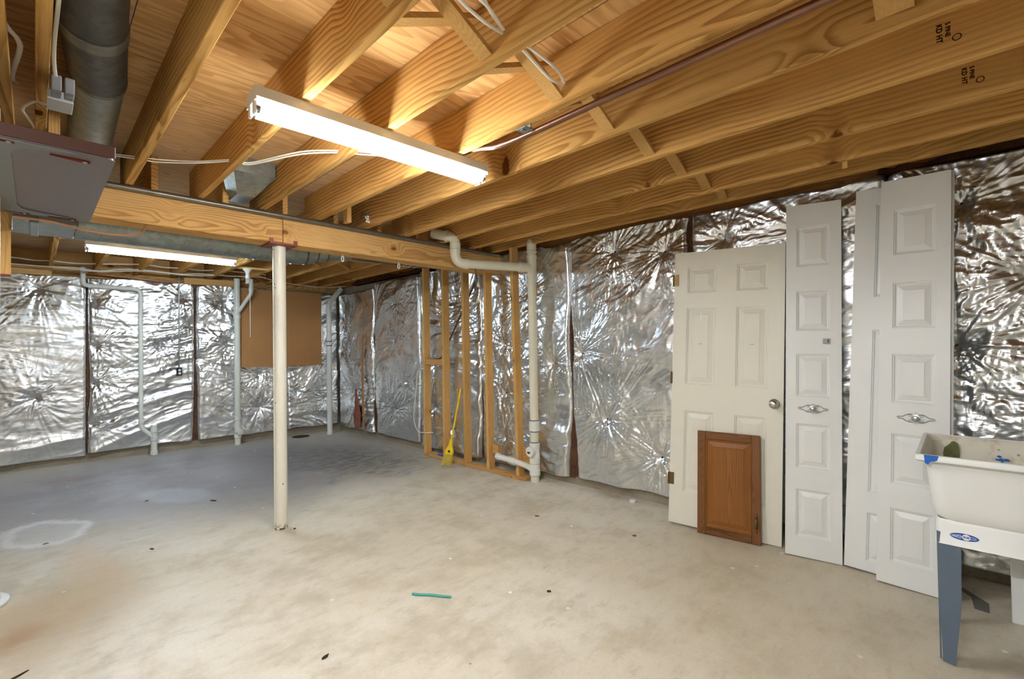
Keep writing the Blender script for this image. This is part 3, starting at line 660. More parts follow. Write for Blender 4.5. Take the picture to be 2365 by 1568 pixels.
part('scrap_block', MB().box(sx0+0.02, sx0+0.06, 3.802, 3.850, 2.10, 2.15, 0.002), M['plate'], t)
solo('brace_rod', MB().tube([(3.592, 5.00, 1.225), (3.592, 4.78, 1.235), (3.592, 4.72, 1.26), (3.600, 4.55, 1.50), (3.610, 4.05, 2.19)], 0.009, 8), M['tray_dark'], 'dark bent rod slanting behind the pine studs', 'rod', smooth=True)
solo('loose_wire', MB().tube(spline([(3.49, 5.0, 1.17), (3.50, 5.12, 1.05), (3.50, 5.17, 0.80), (3.51, 5.24, 0.45), (3.50, 5.14, 0.30), (3.47, 4.98, 0.295), (3.50, 4.80, 0.31)], 6), 0.006, 8), M['cable'], 'loose white wire looping beside the first stud', 'cable', smooth=True)
solo('plastic_clip', MB().box(3.50, 3.535, 4.62, 4.72, 0.038, 0.052, 0.005), M['blue_paint'], 'small blue plastic clip lying on the sole plate', 'clip')

# ------------------------------------------------------------------ broom
t = thing('broom', 'small yellow broom leaning against the middle stud', 'broom', (3.31, 4.285, 0))
b0, b1 = Vector((3.312, 4.283, 0.02)), Vector((3.475, 4.213, 0.90)); dv = (b1-b0).normalized(); sd = Vector((0.5, -0.86, 0)); sd = (sd-dv*sd.dot(dv)).normalized(); nm = dv.cross(sd)
part('handle', MB().tube([b0+dv*0.24, b1], 0.011, 12), M['yellow'], t, True)
def flatsec(h, wd, th): return [b0+dv*h+sd*a*wd+nm*b*th for a, b in ((-1, -1), (1, -1), (1, 1), (-1, 1))]
mb = MB(); secs = [(0.13, 0.050, 0.016), (0.18, 0.046, 0.016), (0.235, 0.020, 0.015), (0.30, 0.014, 0.014)]
v = [p for s_ in secs for p in flatsec(*s_)]; mb.add(v, [(i*4+a, i*4+(a+1) % 4, i*4+4+(a+1) % 4, i*4+4+a) for i in range(3) for a in range(4)]+[(3, 2, 1, 0), (12, 13, 14, 15)])
part('ferrule', mb, M['yellow'], t)
part('badge', MB().lathe([(0.014, 0), (0.014, 0.003)], b0+dv*0.165-nm*0.017, -nm, 12), M['black'], t)
mb = MB()
for i in range(60):
    a = random.uniform(-1, 1); c = random.uniform(-1, 1); p = b0+dv*0.14+sd*a*0.044+nm*c*0.012; q = b0+dv*random.uniform(-0.01, 0.02)+sd*(a*0.062-0.012)+nm*c*0.024; q.z = max(q.z, 0.002)
    mb.tube([p, q], [0.0028, 0.0018], 4)
part('bristles', mb, M['bristle'], t)['kind'] = 'stuff'

# ------------------------------------------------------------------ plumbing
PX, PY = 3.558, 3.150
t = thing('drain_stack', 'fat white plastic drain stack beside the stud frame, with side arm', 'pipe', (PX, PY, 0))
R3_ = 0.0445
part('riser', MB().cyl((PX, PY, 0), (PX, PY, 2.46), R3_, 28), M['pvc_old'], t, True)
part('top_elbow', MB().tube([(PX, PY, 2.36)]+arc((PX, PY, 2.36), (PX, PY, 2.47), (PX+0.10, PY+0.02, 2.50), 0.06)+[(PX+0.10, PY+0.02, 2.50)], 0.050, 20), M['pvc_old'], t, True)
part('top_ring', MB().lathe([(0.048, 0), (0.055, 0.004), (0.055, 0.018), (0.048, 0.022)], (PX, PY, 2.335), n=28), M['pvc_old'], t, True)
arm = Vector((-0.72, 0.345, 0.01)).normalized(); T0 = Vector((PX, PY, 2.185))
tee = MB().lathe([(0.050, -0.10), (0.053, -0.098), (0.053, -0.055), (0.050, -0.05), (0.050, 0.09), (0.053, 0.095), (0.053, 0.125), (0.050, 0.128)], T0, n=28)
tee.tube(arc(T0-Vector((0, 0, 0.07)), T0+Vector((0, 0, 0.0)), T0+arm*0.12, 0.06)+[T0+arm*0.12], [0.040, 0.043, 0.046, 0.048, 0.049, 0.049, 0.049, 0.049], 24)
tee.lathe([(0.049, 0), (0.054, 0.002), (0.054, 0.045), (0.049, 0.047)], T0+arm*0.095, arm, 28)
part('tee', tee, M['pvc_old'], t, True)
E1 = T0+arm*0.80
part('side_arm', MB().cyl(T0+arm*0.12, E1-arm*0.08, R3_, 28), M['pvc_old'], t, True)
bend = arc(E1-arm*0.13, E1, E1+Vector((0, 0, 0.13)), 0.10, 8)
part('elbow', MB().tube([E1-arm*0.13]+bend+[E1+Vector((0, 0, 0.13))], [0.0525, 0.0525]+[0.049]*7+[0.0525]*2, 26), M['pvc_old'], t, True)
part('coupling', MB().lathe([(0.046, -0.005), (0.0525, 0.002), (0.0525, 0.055), (0.046, 0.060)], E1+Vector((0, 0, 0.135)), n=28), M['pvc_old'], t, True)
up = E1+Vector((0, 0, 0.16)); back = Vector((-0.10, 0.22, 0.06))
part('upper_elbow', MB().tube([up]+arc(up, up+Vector((0, 0, 0.09)), up+Vector((0, 0, 0.09))+back, 0.07)+[up+Vector((0, 0, 0.09))+back], 0.0485, 24), M['pvc_old'], t, True)
part('upper_ring', MB().lathe([(0.048, 0), (0.057, 0.003), (0.057, 0.02), (0.048, 0.024)], up+Vector((0, 0, 0.09))+back*0.30, back, 28), M['pvc_old'], t, True)
# bottom fittings
part('coupling', MB().lathe([(0.046, 0), (0.054, 0.002), (0.054, 0.095), (0.046, 0.097)], (PX, PY, 0.515), n=28), M['pvc'], t, True)
part('clean_out', MB().lathe([(0.046, 0), (0.0535, 0.003), (0.0535, 0.06), (0.050, 0.063), (0.050, 0.15), (0.0535, 0.153), (0.0535, 0.205), (0.046, 0.207)], (PX, PY, 0.185), n=28), M['pvc'], t, True)
cdv = Vector((-0.93, -0.05, 0.0)).normalized(); cpos = Vector((PX, PY, 0.315))
pc = part('clean_out_hub', MB().lathe([(0.044, 0), (0.044, 0.055), (0.050, 0.058), (0.050, 0.082)], cpos, cdv, 26), M['pvc'], t, True)
part('plug', MB().lathe([(0.045, 0), (0.045, 0.004)], cpos+cdv*0.082, cdv, 26), M['white_plastic'], pc)
part('plug_nub', MB().box(cpos.x-0.10, cpos.x-0.085, PY-0.012, PY+0.012, 0.302, 0.316), M['iron_grey'], pc)
part('sweep_wye', MB().lathe([(0.046, 0), (0.055, 0.003), (0.055, 0.055), (0.050, 0.060), (0.050, 0.115), (0.046, 0.118)], (PX, PY, 0.065), n=28), M['pvc'], t, True)
s0, s1, s2 = Vector((PX, PY, 0.085)), Vector((PX-0.110, PY+0.16, 0.195)), Vector((PX-0.125, PY+0.40, 0.215))
part('side_stub', MB().tube(spline([s0, s0+Vector((-0.03, 0.06, 0.06)), s1, s1+(s2-s1)*0.5, s2], 6), 0.030, 20), M['pvc'], t, True)
part('stub_band', MB().lathe([(0.030, 0), (0.036, 0.002), (0.036, 0.035), (0.030, 0.037)], s1+(s2-s1)*0.02, s2-s1, 22), M['pvc'], t, True)
part('stub_band', MB().lathe([(0.030, 0), (0.035, 0.002), (0.035, 0.030), (0.030, 0.032)], s1+(s2-s1)*0.25, s2-s1, 22), M['pvc'], t, True)
part('stub_cap', MB().lathe([(0.030, 0), (0.036, 0.002), (0.036, 0.034), (0.032, 0.040)], s2-(s2-s1)*0.06, s2-s1, 22), M['white_plastic'], t, True)
for z in (0.505, 0.397, 0.062, 0.620):
    part('primer_band', MB().lathe([(0.0447, 0), (0.0452, 0.001), (0.0452, 0.009), (0.0447, 0.010)], (PX, PY, z), n=28), M['primer'], t, True)
solo('hanger_strap', MB().bar((3.20, 3.60, 2.04), (3.21, 3.64, 2.26), 0.02, 0.002, (1, 0, 0)), M['galv'], 'thin metal strap hanging beside the drain arm', 'strap')

def pvc_run(label, paths, r, base, extra=(), mat='pvc'):
    t = thing('waste_pipe', label, 'pipe', base, 'thin waste pipes on the back wall')
    for nm_, pts, rr in paths: part(nm_, MB().tube(pts, rr, 18), M[mat], t, True)
    for c, ax, rr, ln in extra: part('coupling', MB().lathe([(rr*0.9, 0), (rr, 0.002), (rr, ln), (rr*0.9, ln+0.002)], c, ax, 20), M[mat], t, True)
    return t
# left of the outlet
yA = lambda x: yw(x)-0.150
pa = [(0.425, yA(0.43), 2.45), (0.425, yA(0.43), 2.30)]+arc((0.425, yA(0.43), 2.30), (0.425, yA(0.43), 2.225), (0.60, yA(0.6), 2.22), 0.06)+[(0.88, yA(0.88), 2.215)]
pa += arc((0.80, yA(0.8), 2.215), (0.985, yA(0.985), 2.212), (0.985, yA(0.985), 2.0), 0.07)
pa += [(0.985, yA(0.985), 0.42)]+arc((0.985, yA(0.985), 0.5), (0.985, yA(0.985), 0.38), (1.11, yA(1.11), 0.24), 0.05)+[(1.10, yA(1.11), 0.25)]
pvc_run('thin pale pipe with a sideways jog left of the outlet box', [('pipe_run', pa, 0.026), ('stand_pipe', [(1.12, yA(1.11), 0), (1.12, yA(1.11), 0.40)], 0.036)], 0.026, (1.11, yA(1.11), 0),
        [((1.12, yA(1.11), 0.005), (0, 0, 1), 0.043, 0.05), ((1.12, yA(1.11), 0.19), (0, 0, 1), 0.043, 0.05), ((1.12, yA(1.11), 0.30), (0, 0, 1), 0.042, 0.05), ((0.985, yA(0.985), 2.05), (0, 0, 1), 0.031, 0.05), ((0.985, yA(0.985), 0.43), (0, 0, 1), 0.031, 0.04)])
X2, Y2 = 2.085, 7.66
pvc_run('straight pale pipe at the left edge of the pegboard', [('pipe_run', [(X2, Y2, 0), (X2, Y2, 2.44)], 0.040), ('branch', [(X2, Y2, 1.93), (X2+0.035, Y2-0.03, 1.99), (X2+0.15, Y2-0.12, 2.22)]+[(X2+0.155, Y2-0.12, 2.30), (X2+0.155, Y2-0.12, 2.44)], 0.027)], 0.04, (X2, Y2, 0),
        [((X2, Y2, 1.85), (0, 0, 1), 0.047, 0.06), ((X2, Y2, 1.98), (0, 0, 1), 0.047, 0.05), ((X2, Y2, 0.36), (0, 0, 1), 0.048, 0.06), ((X2, Y2, 0.22), (0, 0, 1), 0.048, 0.09), ((X2, Y2, 0.10), (0, 0, 1), 0.048, 0.05), ((X2, Y2, 0.19), (0.3, -1, 0), 0.045, 0.07), ((X2+0.154, Y2-0.12, 2.25), (0, 0, 1), 0.033, 0.06)])
X3, Y3 = 3.345, 7.39
t3 = pvc_run('bright white pipe standing clear of the far corner', [('pipe_run', [(X3, Y3, 0), (X3, Y3, 2.06)]+arc((X3, Y3, 2.0), (X3, Y3, 2.13), (X3+0.14, Y3+0.02, 2.29), 0.06)+[(X3+0.22, Y3+0.03, 2.38)], 0.040)], 0.04, (X3, Y3, 0),
        [((X3, Y3, 2.03), (0, 0, 1), 0.046, 0.05), ((X3, Y3, 0.003), (0, 0, 1), 0.046, 0.03)], 'white_plastic')
for z in (1.50, 1.43): part('printed_label', MB().lathe([(0.0402, 0), (0.0406, 0.001), (0.0406, 0.012), (0.0402, 0.013)], (X3, Y3, z), n=20), M['black'], t3, True)
# copper
solo('copper_pipe', MB().tube(spline([(1.655, -1.0, 2.406), (1.652, 0.3, 2.406), (1.655, 1.0, 2.404), (1.658, 1.62, 2.405), (1.66, 1.86, 2.450), (1.66, 2.2, 2.47), (1.67, 3.0, 2.48), (1.67, 3.64, 2.50)], 6), 0.0145, 14), M['copper'], 'brown copper pipe hung below a joist right of the front strip light', 'pipe', smooth=True)
t = thing('conduit_clamp', 'small zinc clamp beside the copper pipe', 'clamp', (1.605, 1.46, 2.41))
part('plate', MB().box(1.585, 1.640, 1.43, 1.49, 2.400, 2.406, 0.002), M['galv'], t)
part('upright', MB().box(1.622, 1.628, 1.43, 1.49, 2.406, 2.47), M['galv'], t)
part('bolt', MB().lathe([(0.012, 0), (0.012, 0.008)], (1.605, 1.46, 2.400), (0, 0, -1), 10), M['pewter'], t)
solo('copper_pipe', MB().tube([(0.47, yw(0.47)-0.110, 2.390), (1.38, yw(1.38)-0.110, 2.336)], 0.011, 10), M['copper_new'], 'thin copper pipe along the top of the back wall', 'pipe', smooth=True)
solo('copper_wire', MB().tube(spline([(-0.10, 3.40, 2.068), (0.05, 3.40, 2.068), (0.20, 3.40, 2.045), (0.33, 3.42, 2.045), (0.44, 3.50, 2.085), (0.50, 3.74, 2.19)], 8), 0.006, 8), M['copper_new'], 'thin orange copper wire drooping under the girder end', 'wire', smooth=True)

# ------------------------------------------------------------------ ducts
t = thing('round_duct', 'dusty round metal duct running up between the left joists', 'duct', (0.20, 1.5, 2.44))
dx = lambda y: 0.165+0.0*y
def ring_duct(name, pts, r, mat, n=32): return part(name, MB().tube(pts, r, n), M[mat], t, True)
ring_duct('elbow_section', [(0.10, -1.0, 2.562), (0.12, 1.9, 2.562), (0.145, 2.20, 2.558)], 0.098, 'galv_dark')
ring_duct('joint_section', [(0.145, 2.18, 2.558), (0.19, 2.62, 2.556)], 0.096, 'galv_dark')
ring_duct('straight_section', [(0.188, 2.60, 2.556), (0.235, 4.10, 2.556)], 0.092, 'galv')
ring_duct('seam_band', [(0.143, 2.16, 2.558), (0.150, 2.23, 2.558)], 0.101, 'galv_seam')
ring_duct('seam_band', [(0.187, 2.59, 2.556), (0.189, 2.612, 2.556)], 0.0975, 'galv_seam')
t = thing('trunk_duct', 'long grey metal trunk duct running just behind the girder', 'duct', (0.8, 4.30, 2.2))
part('plenum', MB().box(-1.8, 0.20, 4.06, 4.50, 2.185, 2.415, 0.012), M['galv'], t)
part('plenum_seam', MB().box(-0.02, 0.02, 4.052, 4.508, 2.178, 2.42, 0.004), M['galv'], t)
part('main_run', MB().tube([(0.19, 4.30, 2.284), (1.62, 4.30, 2.284)], 0.130, 36), M['galv'], t, True)
for x in (0.30, 1.25, 1.30): part('duct_ring', MB().tube([(x, 4.30, 2.284), (x+0.012, 4.30, 2.284)], 0.1335, 36), M['galv'], t, True)
part('reducer', MB().tube([(1.60, 4.30, 2.284), (1.72, 4.30, 2.288), (1.95, 4.30, 2.318), (2.15, 4.28, 2.335)], [0.134, 0.128, 0.098, 0.085], 32), M['galv'], t, True)
for x, rr in ((1.70, 0.134), (1.80, 0.122), (1.90, 0.110), (2.02, 0.098)): part('duct_ring', MB().tube([(x, 4.30, 2.288+(x-1.7)*0.15), (x+0.014, 4.30, 2.290+(x-1.7)*0.15)], rr, 32), M['galv_dark'], t, True)
part('small_run', MB().tube([(2.13, 4.28, 2.335), (3.05, 4.26, 2.338)], 0.078, 28), M['galv_dark'], t, True)
for x in (2.75, 2.82, 2.89): part('duct_ring', MB().tube([(x, 4.265, 2.337), (x+0.02, 4.265, 2.337)], 0.083, 28), M['galv'], t, True)
t = thing('register_boot', 'galvanised register boot hanging between two joists by the girder', 'duct', (1.04, 3.5, 2.45))
part('collar', MB().box(0.90, 1.155, 3.36, 3.60, 2.555, ZS-0.002), M['galv'], t)
mb = MB(); A_ = [(0.90, 3.36, 2.556), (1.155, 3.36, 2.556), (1.155, 3.60, 2.556), (0.90, 3.60, 2.556)]; B_ = [(0.985, 3.60, 2.47), (1.095, 3.60, 2.47), (1.095, 3.80, 2.47), (0.985, 3.80, 2.47)]
mb.add(A_+B_, [(3, 2, 1, 0), (4, 5, 6, 7)]+[(i, (i+1) % 4, 4+(i+1) % 4, 4+i) for i in range(4)])
part('hopper', mb, M['galv'], t)

# ------------------------------------------------------------------ leaning doors
def lean_frame(p0, p1, lean):
    X = (Vector((p1[0], p1[1], 0))-Vector((p0[0], p0[1], 0))).normalized(); Z = Vector((0, 0, 1)); Y = Z.cross(X)
    Zl = Z*math.cos(lean)+Y*math.sin(lean); Yl = Y*math.cos(lean)-Z*math.sin(lean)
    return Matrix(((X.x, Yl.x, Zl.x), (X.y, Yl.y, Zl.y), (X.z, Yl.z, Zl.z)))
def leaf_mesh(wd, ht, th, panels, y0=0.0):
    """slab with openings for the raised panels; front at y0 facing -Y"""
    xs = sorted({0, wd, *[p[0] for p in panels], *[p[1] for p in panels]}); zs = sorted({0, ht, *[p[2] for p in panels], *[p[3] for p in panels]})
    mb = MB(); c = 0.0025
    for i in range(len(xs)-1):
        for j in range(len(zs)-1):
            x0, x1, z0, z1 = xs[i], xs[i+1], zs[j], zs[j+1]; xm, zm = (x0+x1)/2, (z0+z1)/2
            if any(p[0] < xm < p[1] and p[2] < zm < p[3] for p in panels): continue
            mb.add([(x0, y0, z0), (x1, y0, z0), (x1, y0, z1), (x0, y0, z1)], [(0, 1, 2, 3)])
    mb.add([(0, y0+th, 0), (wd, y0+th, 0), (wd, y0+th, ht), (0, y0+th, ht)], [(3, 2, 1, 0)])
    for a, b in (((0, 0), (wd, 0)), ((wd, 0), (wd, ht)), ((wd, ht), (0, ht)), ((0, ht), (0, 0))):
        mb.add([(a[0], y0, a[1]), (b[0], y0, b[1]), (b[0], y0+th, b[1]), (a[0], y0+th, a[1])], [(3, 2, 1, 0)])
    return mb
def raised(p, y0=0.0, k=1.0):
    rings = [(0.0, 0.0), (0.004*k, 0.0045), (0.009*k, 0.0045), (0.013*k, 0.010), (0.020*k, 0.011), (0.052*k, 0.0035), (0.055*k, 0.002)]
    v = []; f = []
    for ins, d in rings: v += [(p[0]+ins, y0+d, p[2]+ins), (p[1]-ins, y0+d, p[2]+ins), (p[1]-ins, y0+d, p[3]-ins), (p[0]+ins, y0+d, p[3]-ins)]
    for i in range(len(rings)-1):
        for a in range(4): f.append((i*4+a, i*4+(a+1) % 4, i*4+4+(a+1) % 4, i*4+4+a))
    n = (len(rings)-1)*4; f.append((n, n+1, n+2, n+3)); return MB().add(v, f)
def raw_part(name, mb, mat, parent):   # keeps the winding given
    o = part(name, mb, mat, parent, False, True); return o
def door(name, label, p0, p1, lean, wd, ht, th, panels, mat, tilt=0.0, k=1.0):
    R3 = lean_frame(p0, p1, lean) @ Matrix.Rotation(tilt, 3, 'Y')
    t = thing(name, label, 'door', (p0[0], p0[1], th*math.sin(lean)+0.001+wd*math.sin(tilt)), 'white bifold doors leaning on the wall' if name == 'bifold_door' else None, R3)
    raw_part('leaf', leaf_mesh(wd, ht, th, panels), mat, t)
    for p in panels: raw_part('raised_panel', raised(p, 0.0, k), mat, t)
    return t
# six-panel door
PW = [(0.100, 0.310), (0.450, 0.655)]; PZ = [(0.245, 0.855), (1.055, 1.640), (1.755, 1.955)]
t = door('panel_door', 'cream six-panel door with a nickel knob leaning on the foil', (3.392, 1.643), (3.500, 0.906), math.radians(3.6), 0.755, 2.075, 0.035, [(a, b, c, d) for a, b in PW for c, d in PZ], M['door_cream'], math.radians(1.5))
kn = part('knob', MB().lathe([(0.010, 0), (0.012, -0.03), (0.024, -0.036), (0.029, -0.048), (0.028, -0.060), (0.020, -0.068), (0.008, -0.070)], (0.700, 0, 0.955), (0, 1, 0), 28), M['nickel'], t, True, True)
part('rosette', MB().lathe([(0.034, 0), (0.034, -0.006), (0.026, -0.013), (0.014, -0.014)], (0.700, 0, 0.955), (0, 1, 0), 28), M['nickel'], kn, True, True)
for z in (1.86, 1.10, 0.33):
    hg = part('hinge', MB().box(-0.006, 0.034 if z != 1.10 else 0.004, -0.003, 0.0, z-0.045, z+0.045, 0.001), M['brass'], t, False, True)
    part('hinge_barrel', MB().cyl((-0.007, -0.002, z-0.046), (-0.007, -0.002, z+0.046), 0.006, 10), M['brass'], hg, True, True)
part('tape_scrap', MB().box(0.198, 0.212, 0.0008, 0.0020, 1.54, 1.60), M['white_bit'], t, False, True)
for x in (0.20, 0.212, 0.548, 0.562): part('screw_hole', MB().lathe([(0.003, 0), (0.003, -0.0006)], (x, 0.0019, 1.365), (0, 1, 0), 8), M['tray_dark'], t, False, True)
# oak cabinet door
R3 = lean_frame((3.372, 1.414), (3.428, 1.002), math.radians(5.3)); WD, HT, TH = 0.415, 0.735, 0.020
t = thing('cabinet_door', 'oak raised-panel cabinet door propped against the cream door', 'door', (3.372, 1.414, (TH+0.01)*math.sin(math.radians(5.3))+0.001), None, R3)
fw = 0.056
for x0 in (0, WD-fw): part('stile', MB().box(x0, x0+fw, 0, TH, 0, HT, 0.003), M['oak'], t, False, True)
for z0 in (0, HT-fw): part('rail', MB().box(fw, WD-fw, 0, TH, z0, z0+fw, 0.003), M['oak_x'], t, False, True)
pn = raised((fw, WD-fw, fw, HT-fw), 0.001, 0.9); part('raised_panel', pn, M['oak_panel'], t, False, True)
part('back_panel', MB().box(fw*0.6, WD-fw*0.6, 0.012, TH-0.002, fw*0.6, HT-fw*0.6), M['oak'], t, False, True)
part('back_lip', MB().box(0.008, WD-0.008, TH, TH+0.010, 0.008, HT-0.008, 0.002), M['oak'], t, False, True)
hx, hz = WD-0.026, 0.145
hd = part('pull_handle', MB().tube(spline([(hx, 0, hz-0.034), (hx, -0.018, hz-0.026), (hx, -0.026, hz), (hx, -0.018, hz+0.026), (hx, 0, hz+0.034)], 6), [0.005+0.004*math.sin(PI*i/24) for i in range(25)], 12), M['brass'], t, True, True)
for s_ in (-1, 1):
    part('finial', MB().tube([(hx, -0.003, hz+s_*(0.034+0.005*i)) for i in range(8)], [0.005, 0.006, 0.0035, 0.006, 0.0035, 0.005, 0.003, 0.0015], 10), M['brass'], hd, True, True)
# bifold doors
def back_plate(t, cx, cz, sx=1.0):
    """fretted pewter escutcheon: pierced diamond outline, scrolls, central boss, knob"""
    y = -0.0015; W_, H_ = 0.075*sx, 0.028
    g = part('knob_plate', MB().lathe([(0.020, 0), (0.020, -0.003), (0.014, -0.004)], (cx, 0, cz), (0, 1, 0), 20), M['pewter'], t, True, True)
    for s_ in (-1, 1):
        for r_ in (-1, 1):
            part('scroll_arm', MB().tube(spline([(cx+s_*0.014, y, cz+r_*0.020), (cx+s_*0.030, y, cz+r_*0.022), (cx+s_*0.046, y, cz+r_*0.014), (cx+s_*0.056, y, cz+r_*0.007), (cx+s_*W_, y, cz+r_*0.004)], 5), 0.0020, 6), M['pewter'], g, True, True)
            part('curl', MB().tube([(cx+s_*0.026+0.005*math.cos(a*PI/6), y, cz+r_*0.013+0.005*math.sin(a*PI/6)) for a in range(12)], 0.0014, 6, closed=True), M['pewter'], g, True, True)
        part('tip', MB().prism([(cx+s_*(W_-0.003), 0, cz-0.010), (cx+s_*(W_+0.011), 0, cz), (cx+s_*(W_-0.003), 0, cz+0.010), (cx+s_*(W_+0.002), 0, cz)], (0, -0.003, 0), (0, 0, 0)), M['pewter'], g, False, True)
        part('leaf_tip', MB().prism([(cx-0.010, 0, cz+s_*0.016), (cx-0.016, 0, cz+s_*0.026), (cx-0.006, 0, cz+s_*0.029), (cx, 0, cz+s_*0.034), (cx+0.006, 0, cz+s_*0.029), (cx+0.016, 0, cz+s_*0.026), (cx+0.010, 0, cz+s_*0.016)], (0, -0.003, 0), (0, 0, 0)), M['pewter'], g, False, True)
    part('knob', MB().lathe([(0.006, 0), (0.007, -0.012), (0.014, -0.017), (0.0165, -0.024), (0.013, -0.031), (0.005, -0.033)], (cx, -0.003, cz), (0, 1, 0), 20), M['pewter'], t, True, True)
FIVE = [(0.125, 0.425), (0.560, 0.845), (1.020, 1.300), (1.450, 1.715), (1.880, 2.150)]
t = door('bifold_door', 'white five-panel bifold door with grey sensor tag, next to the cream door', (3.405, 0.852), (3.465, 0.556), math.radians(3.8), 0.305, 2.30, 0.030, [(0.060, 0.245, a, b) for a, b in FIVE], M['door_white'], math.radians(1.2), k=0.85)
raw_part('rear_leaf', leaf_mesh(0.305, 2.30, 0.028, [], 0.034), M['door_white'], t)
back_plate(t, 0.152, 0.945)
sg = part('sensor_tag', MB().box(0.205, 0.245, -0.008, 0, 1.365, 1.400, 0.003), M['grey_plastic'], t, False, True)
part('sensor_slot', MB().box(0.231, 0.236, -0.0088, -0.0078, 1.372, 1.393), M['black'], sg, False, True)
t = door('bifold_door', 'white bifold door with tall panels tucked behind its neighbour', (3.452, 0.544), (3.458, 0.244), math.radians(4.5), 0.305, 2.325, 0.030, [(0.105, 0.245, 0.06, 0.345), (0.105, 0.245, 0.465, 1.445), (0.105, 0.245, 1.645, 2.225)], M['door_white'], math.radians(2.2), k=0.85)
t = door('bifold_door', 'frontmost white five-panel bifold door beside the utility sink', (3.366, 0.379), (3.362, 0.076), math.radians(4.4), 0.305, 2.33, 0.030, [(0.060, 0.245, a, b) for a, b in FIVE], M['door_white'], math.radians(1.3), k=0.85)
raw_part('rear_leaf', leaf_mesh(0.305, 2.335, 0.028, [], 0.036), M['door_white'], t)
for ch in t.children:
    if ch.name.startswith('rear_leaf'): ch.location.x += 0.012
back_plate(t, 0.165, 0.940)
for z in (0.4, 1.9): part('hinge', MB().box(0.303, 0.3075, 0.02, 0.045, z-0.03, z+0.03), M['nickel'], t, False, True)

# ------------------------------------------------------------------ utility sink
SX0, SX1, SY0, SY1, ST = 2.645, 3.290, -0.455, 0.155, 0.892
t = thing('utility_sink', 'stained white plastic laundry sink on blue-grey steel legs', 'sink', ((SX0+SX1)/2, (SY0+SY1)/2, 0))
def rrect(x0, x1, y0, y1, r, z, k=6):
    out = []
    for cx, cy, a0 in ((x1-r, y1-r, 0), (x0+r, y1-r, PI/2), (x0+r, y0+r, PI), (x1-r, y0+r, 1.5*PI)):
        for i in range(k+1): a = a0+PI/2*i/k; out.append((cx+r*math.cos(a), cy+r*math.sin(a), z))
    return out
def loft(rings, cap0=True, cap1=True):
    n = len(rings[0]); v = [p for r_ in rings for p in r_]; f = [(i*n+a, i*n+(a+1) % n, (i+1)*n+(a+1) % n, (i+1)*n+a) for i in range(len(rings)-1) for a in range(n)]
    if cap0: f.append(tuple(range(n))[::-1])
    if cap1: f.append(tuple((len(rings)-1)*n+i for i in range(n)))
    return MB().add(v, f)
ins = lambda d, r_, z: rrect(SX0+d, SX1-d, SY0+d, SY1-d, r_, z)
part('tub', loft([ins(0.095, 0.06, 0.600), ins(0.070, 0.06, 0.606), ins(0.054, 0.06, 0.628), ins(0.047, 0.06, 0.67), ins(0.030, 0.055, 0.874)], True, False), M['sink'], t, True)
part('rim', loft([ins(0.034, 0.05, 0.862), ins(0.006, 0.02, 0.862), ins(0.000, 0.014, 0.868), ins(0.000, 0.014, 0.888), ins(0.003, 0.014, ST), ins(0.016, 0.02, ST), ins(0.020, 0.02, ST-0.004)], False, False), M['sink'], t, True)
part('basin', loft([ins(0.020, 0.03, ST-0.004), ins(0.038, 0.05, 0.867), ins(0.058, 0.06, 0.66), ins(0.085, 0.07, 0.630)], False, True), M['sink_in'], t, True)
mb = loft([ins(0.056, 0.022, 0.512), ins(0.058, 0.022, 0.515), ins(0.060, 0.024, 0.600), ins(0.066, 0.03, 0.616)], False, False)
n = len(rrect(0, 1, 0, 1, 0.1, 0)); inner = loft([ins(0.074, 0.02, 0.512), ins(0.074, 0.02, 0.60)], False, False); mb.add(inner.v, inner.f)
part('skirt', mb, M['sink'], t, True)
xf = SX0+0.0605; xb = 3.140; yl = SY1-0.0615; yr = SY0+0.0615
for cx, cy, ax, ay in ((xf, yl, 1, -1), (xb, yl, -1, -1), (xf, yr, 1, 1), (xb, yr, -1, 1)):
    cx2 = cx; mb = MB()
    for (dx_, dy_) in ((ax, 0), (0, ay)):
        tdir = Vector((dx_, dy_, 0)); nrm = Vector((0 if dx_ else ax, 0 if dy_ else ay, 0))*0.004; o = Vector((cx2, cy, 0))
        top, bot, mid = (0.076, 0.042, 0.066)
        P_ = [o+Vector((0, 0, 0.56))-tdir*0.0, o+tdir*top+Vector((0, 0, 0.56)), o+tdir*(mid+0.006)+Vector((0, 0, 0.26)), o+tdir*(bot+0.006)+Vector((0, 0, 0.004)), o+tdir*0.010+Vector((0, 0, 0.012)), o+tdir*0.002+Vector((0, 0, 0.30))]
        mb.prism(P_, (0, 0, 0), nrm)
    part('leg', mb, M['leg_steel'], t)
# maker's badge on the skirt: blue lens, white arms, white disc with letters
lx = SX0+0.0580; ly, lz = 0.008, 0.556
def ell(cy, cz, a, b, x, k=28): return [(x, cy-a*math.cos(2*PI*i/k), cz+b*math.sin(2*PI*i/k)) for i in range(k)]
bd = part('badge', MB().prism(ell(ly, lz, 0.044, 0.0145, 0), (lx-0.0005, 0, 0), (lx, 0, 0)), M['logo_blue'], t)
part('badge_disc', MB().prism(ell(ly-0.006, lz, 0.0125, 0.0125, 0), (lx-0.0010, 0, 0), (lx-0.0005, 0, 0)), M['white_bit'], bd)
for s_, yc in ((1, 0.026), (-1, -0.026)):
    for r_ in (-1, 1): part('badge_stripe', MB().bar((lx-0.0008, ly+s_*0.009, lz+r_*0.0068), (lx-0.0008, ly+s_*0.036, lz+r_*0.0022), 0.0018, 0.0006, (0, 0, 1)), M['white_bit'], bd)
bl = Vector(bd.location); tb_ = Vector(t.location)
text_part('badge_name', 'UTILATUB', 0.0075, M['white_bit'], bd, Vector((lx-0.0012, ly+0.024, lz))-tb_-bl, (0, -1, 0), (0, 0, 1))
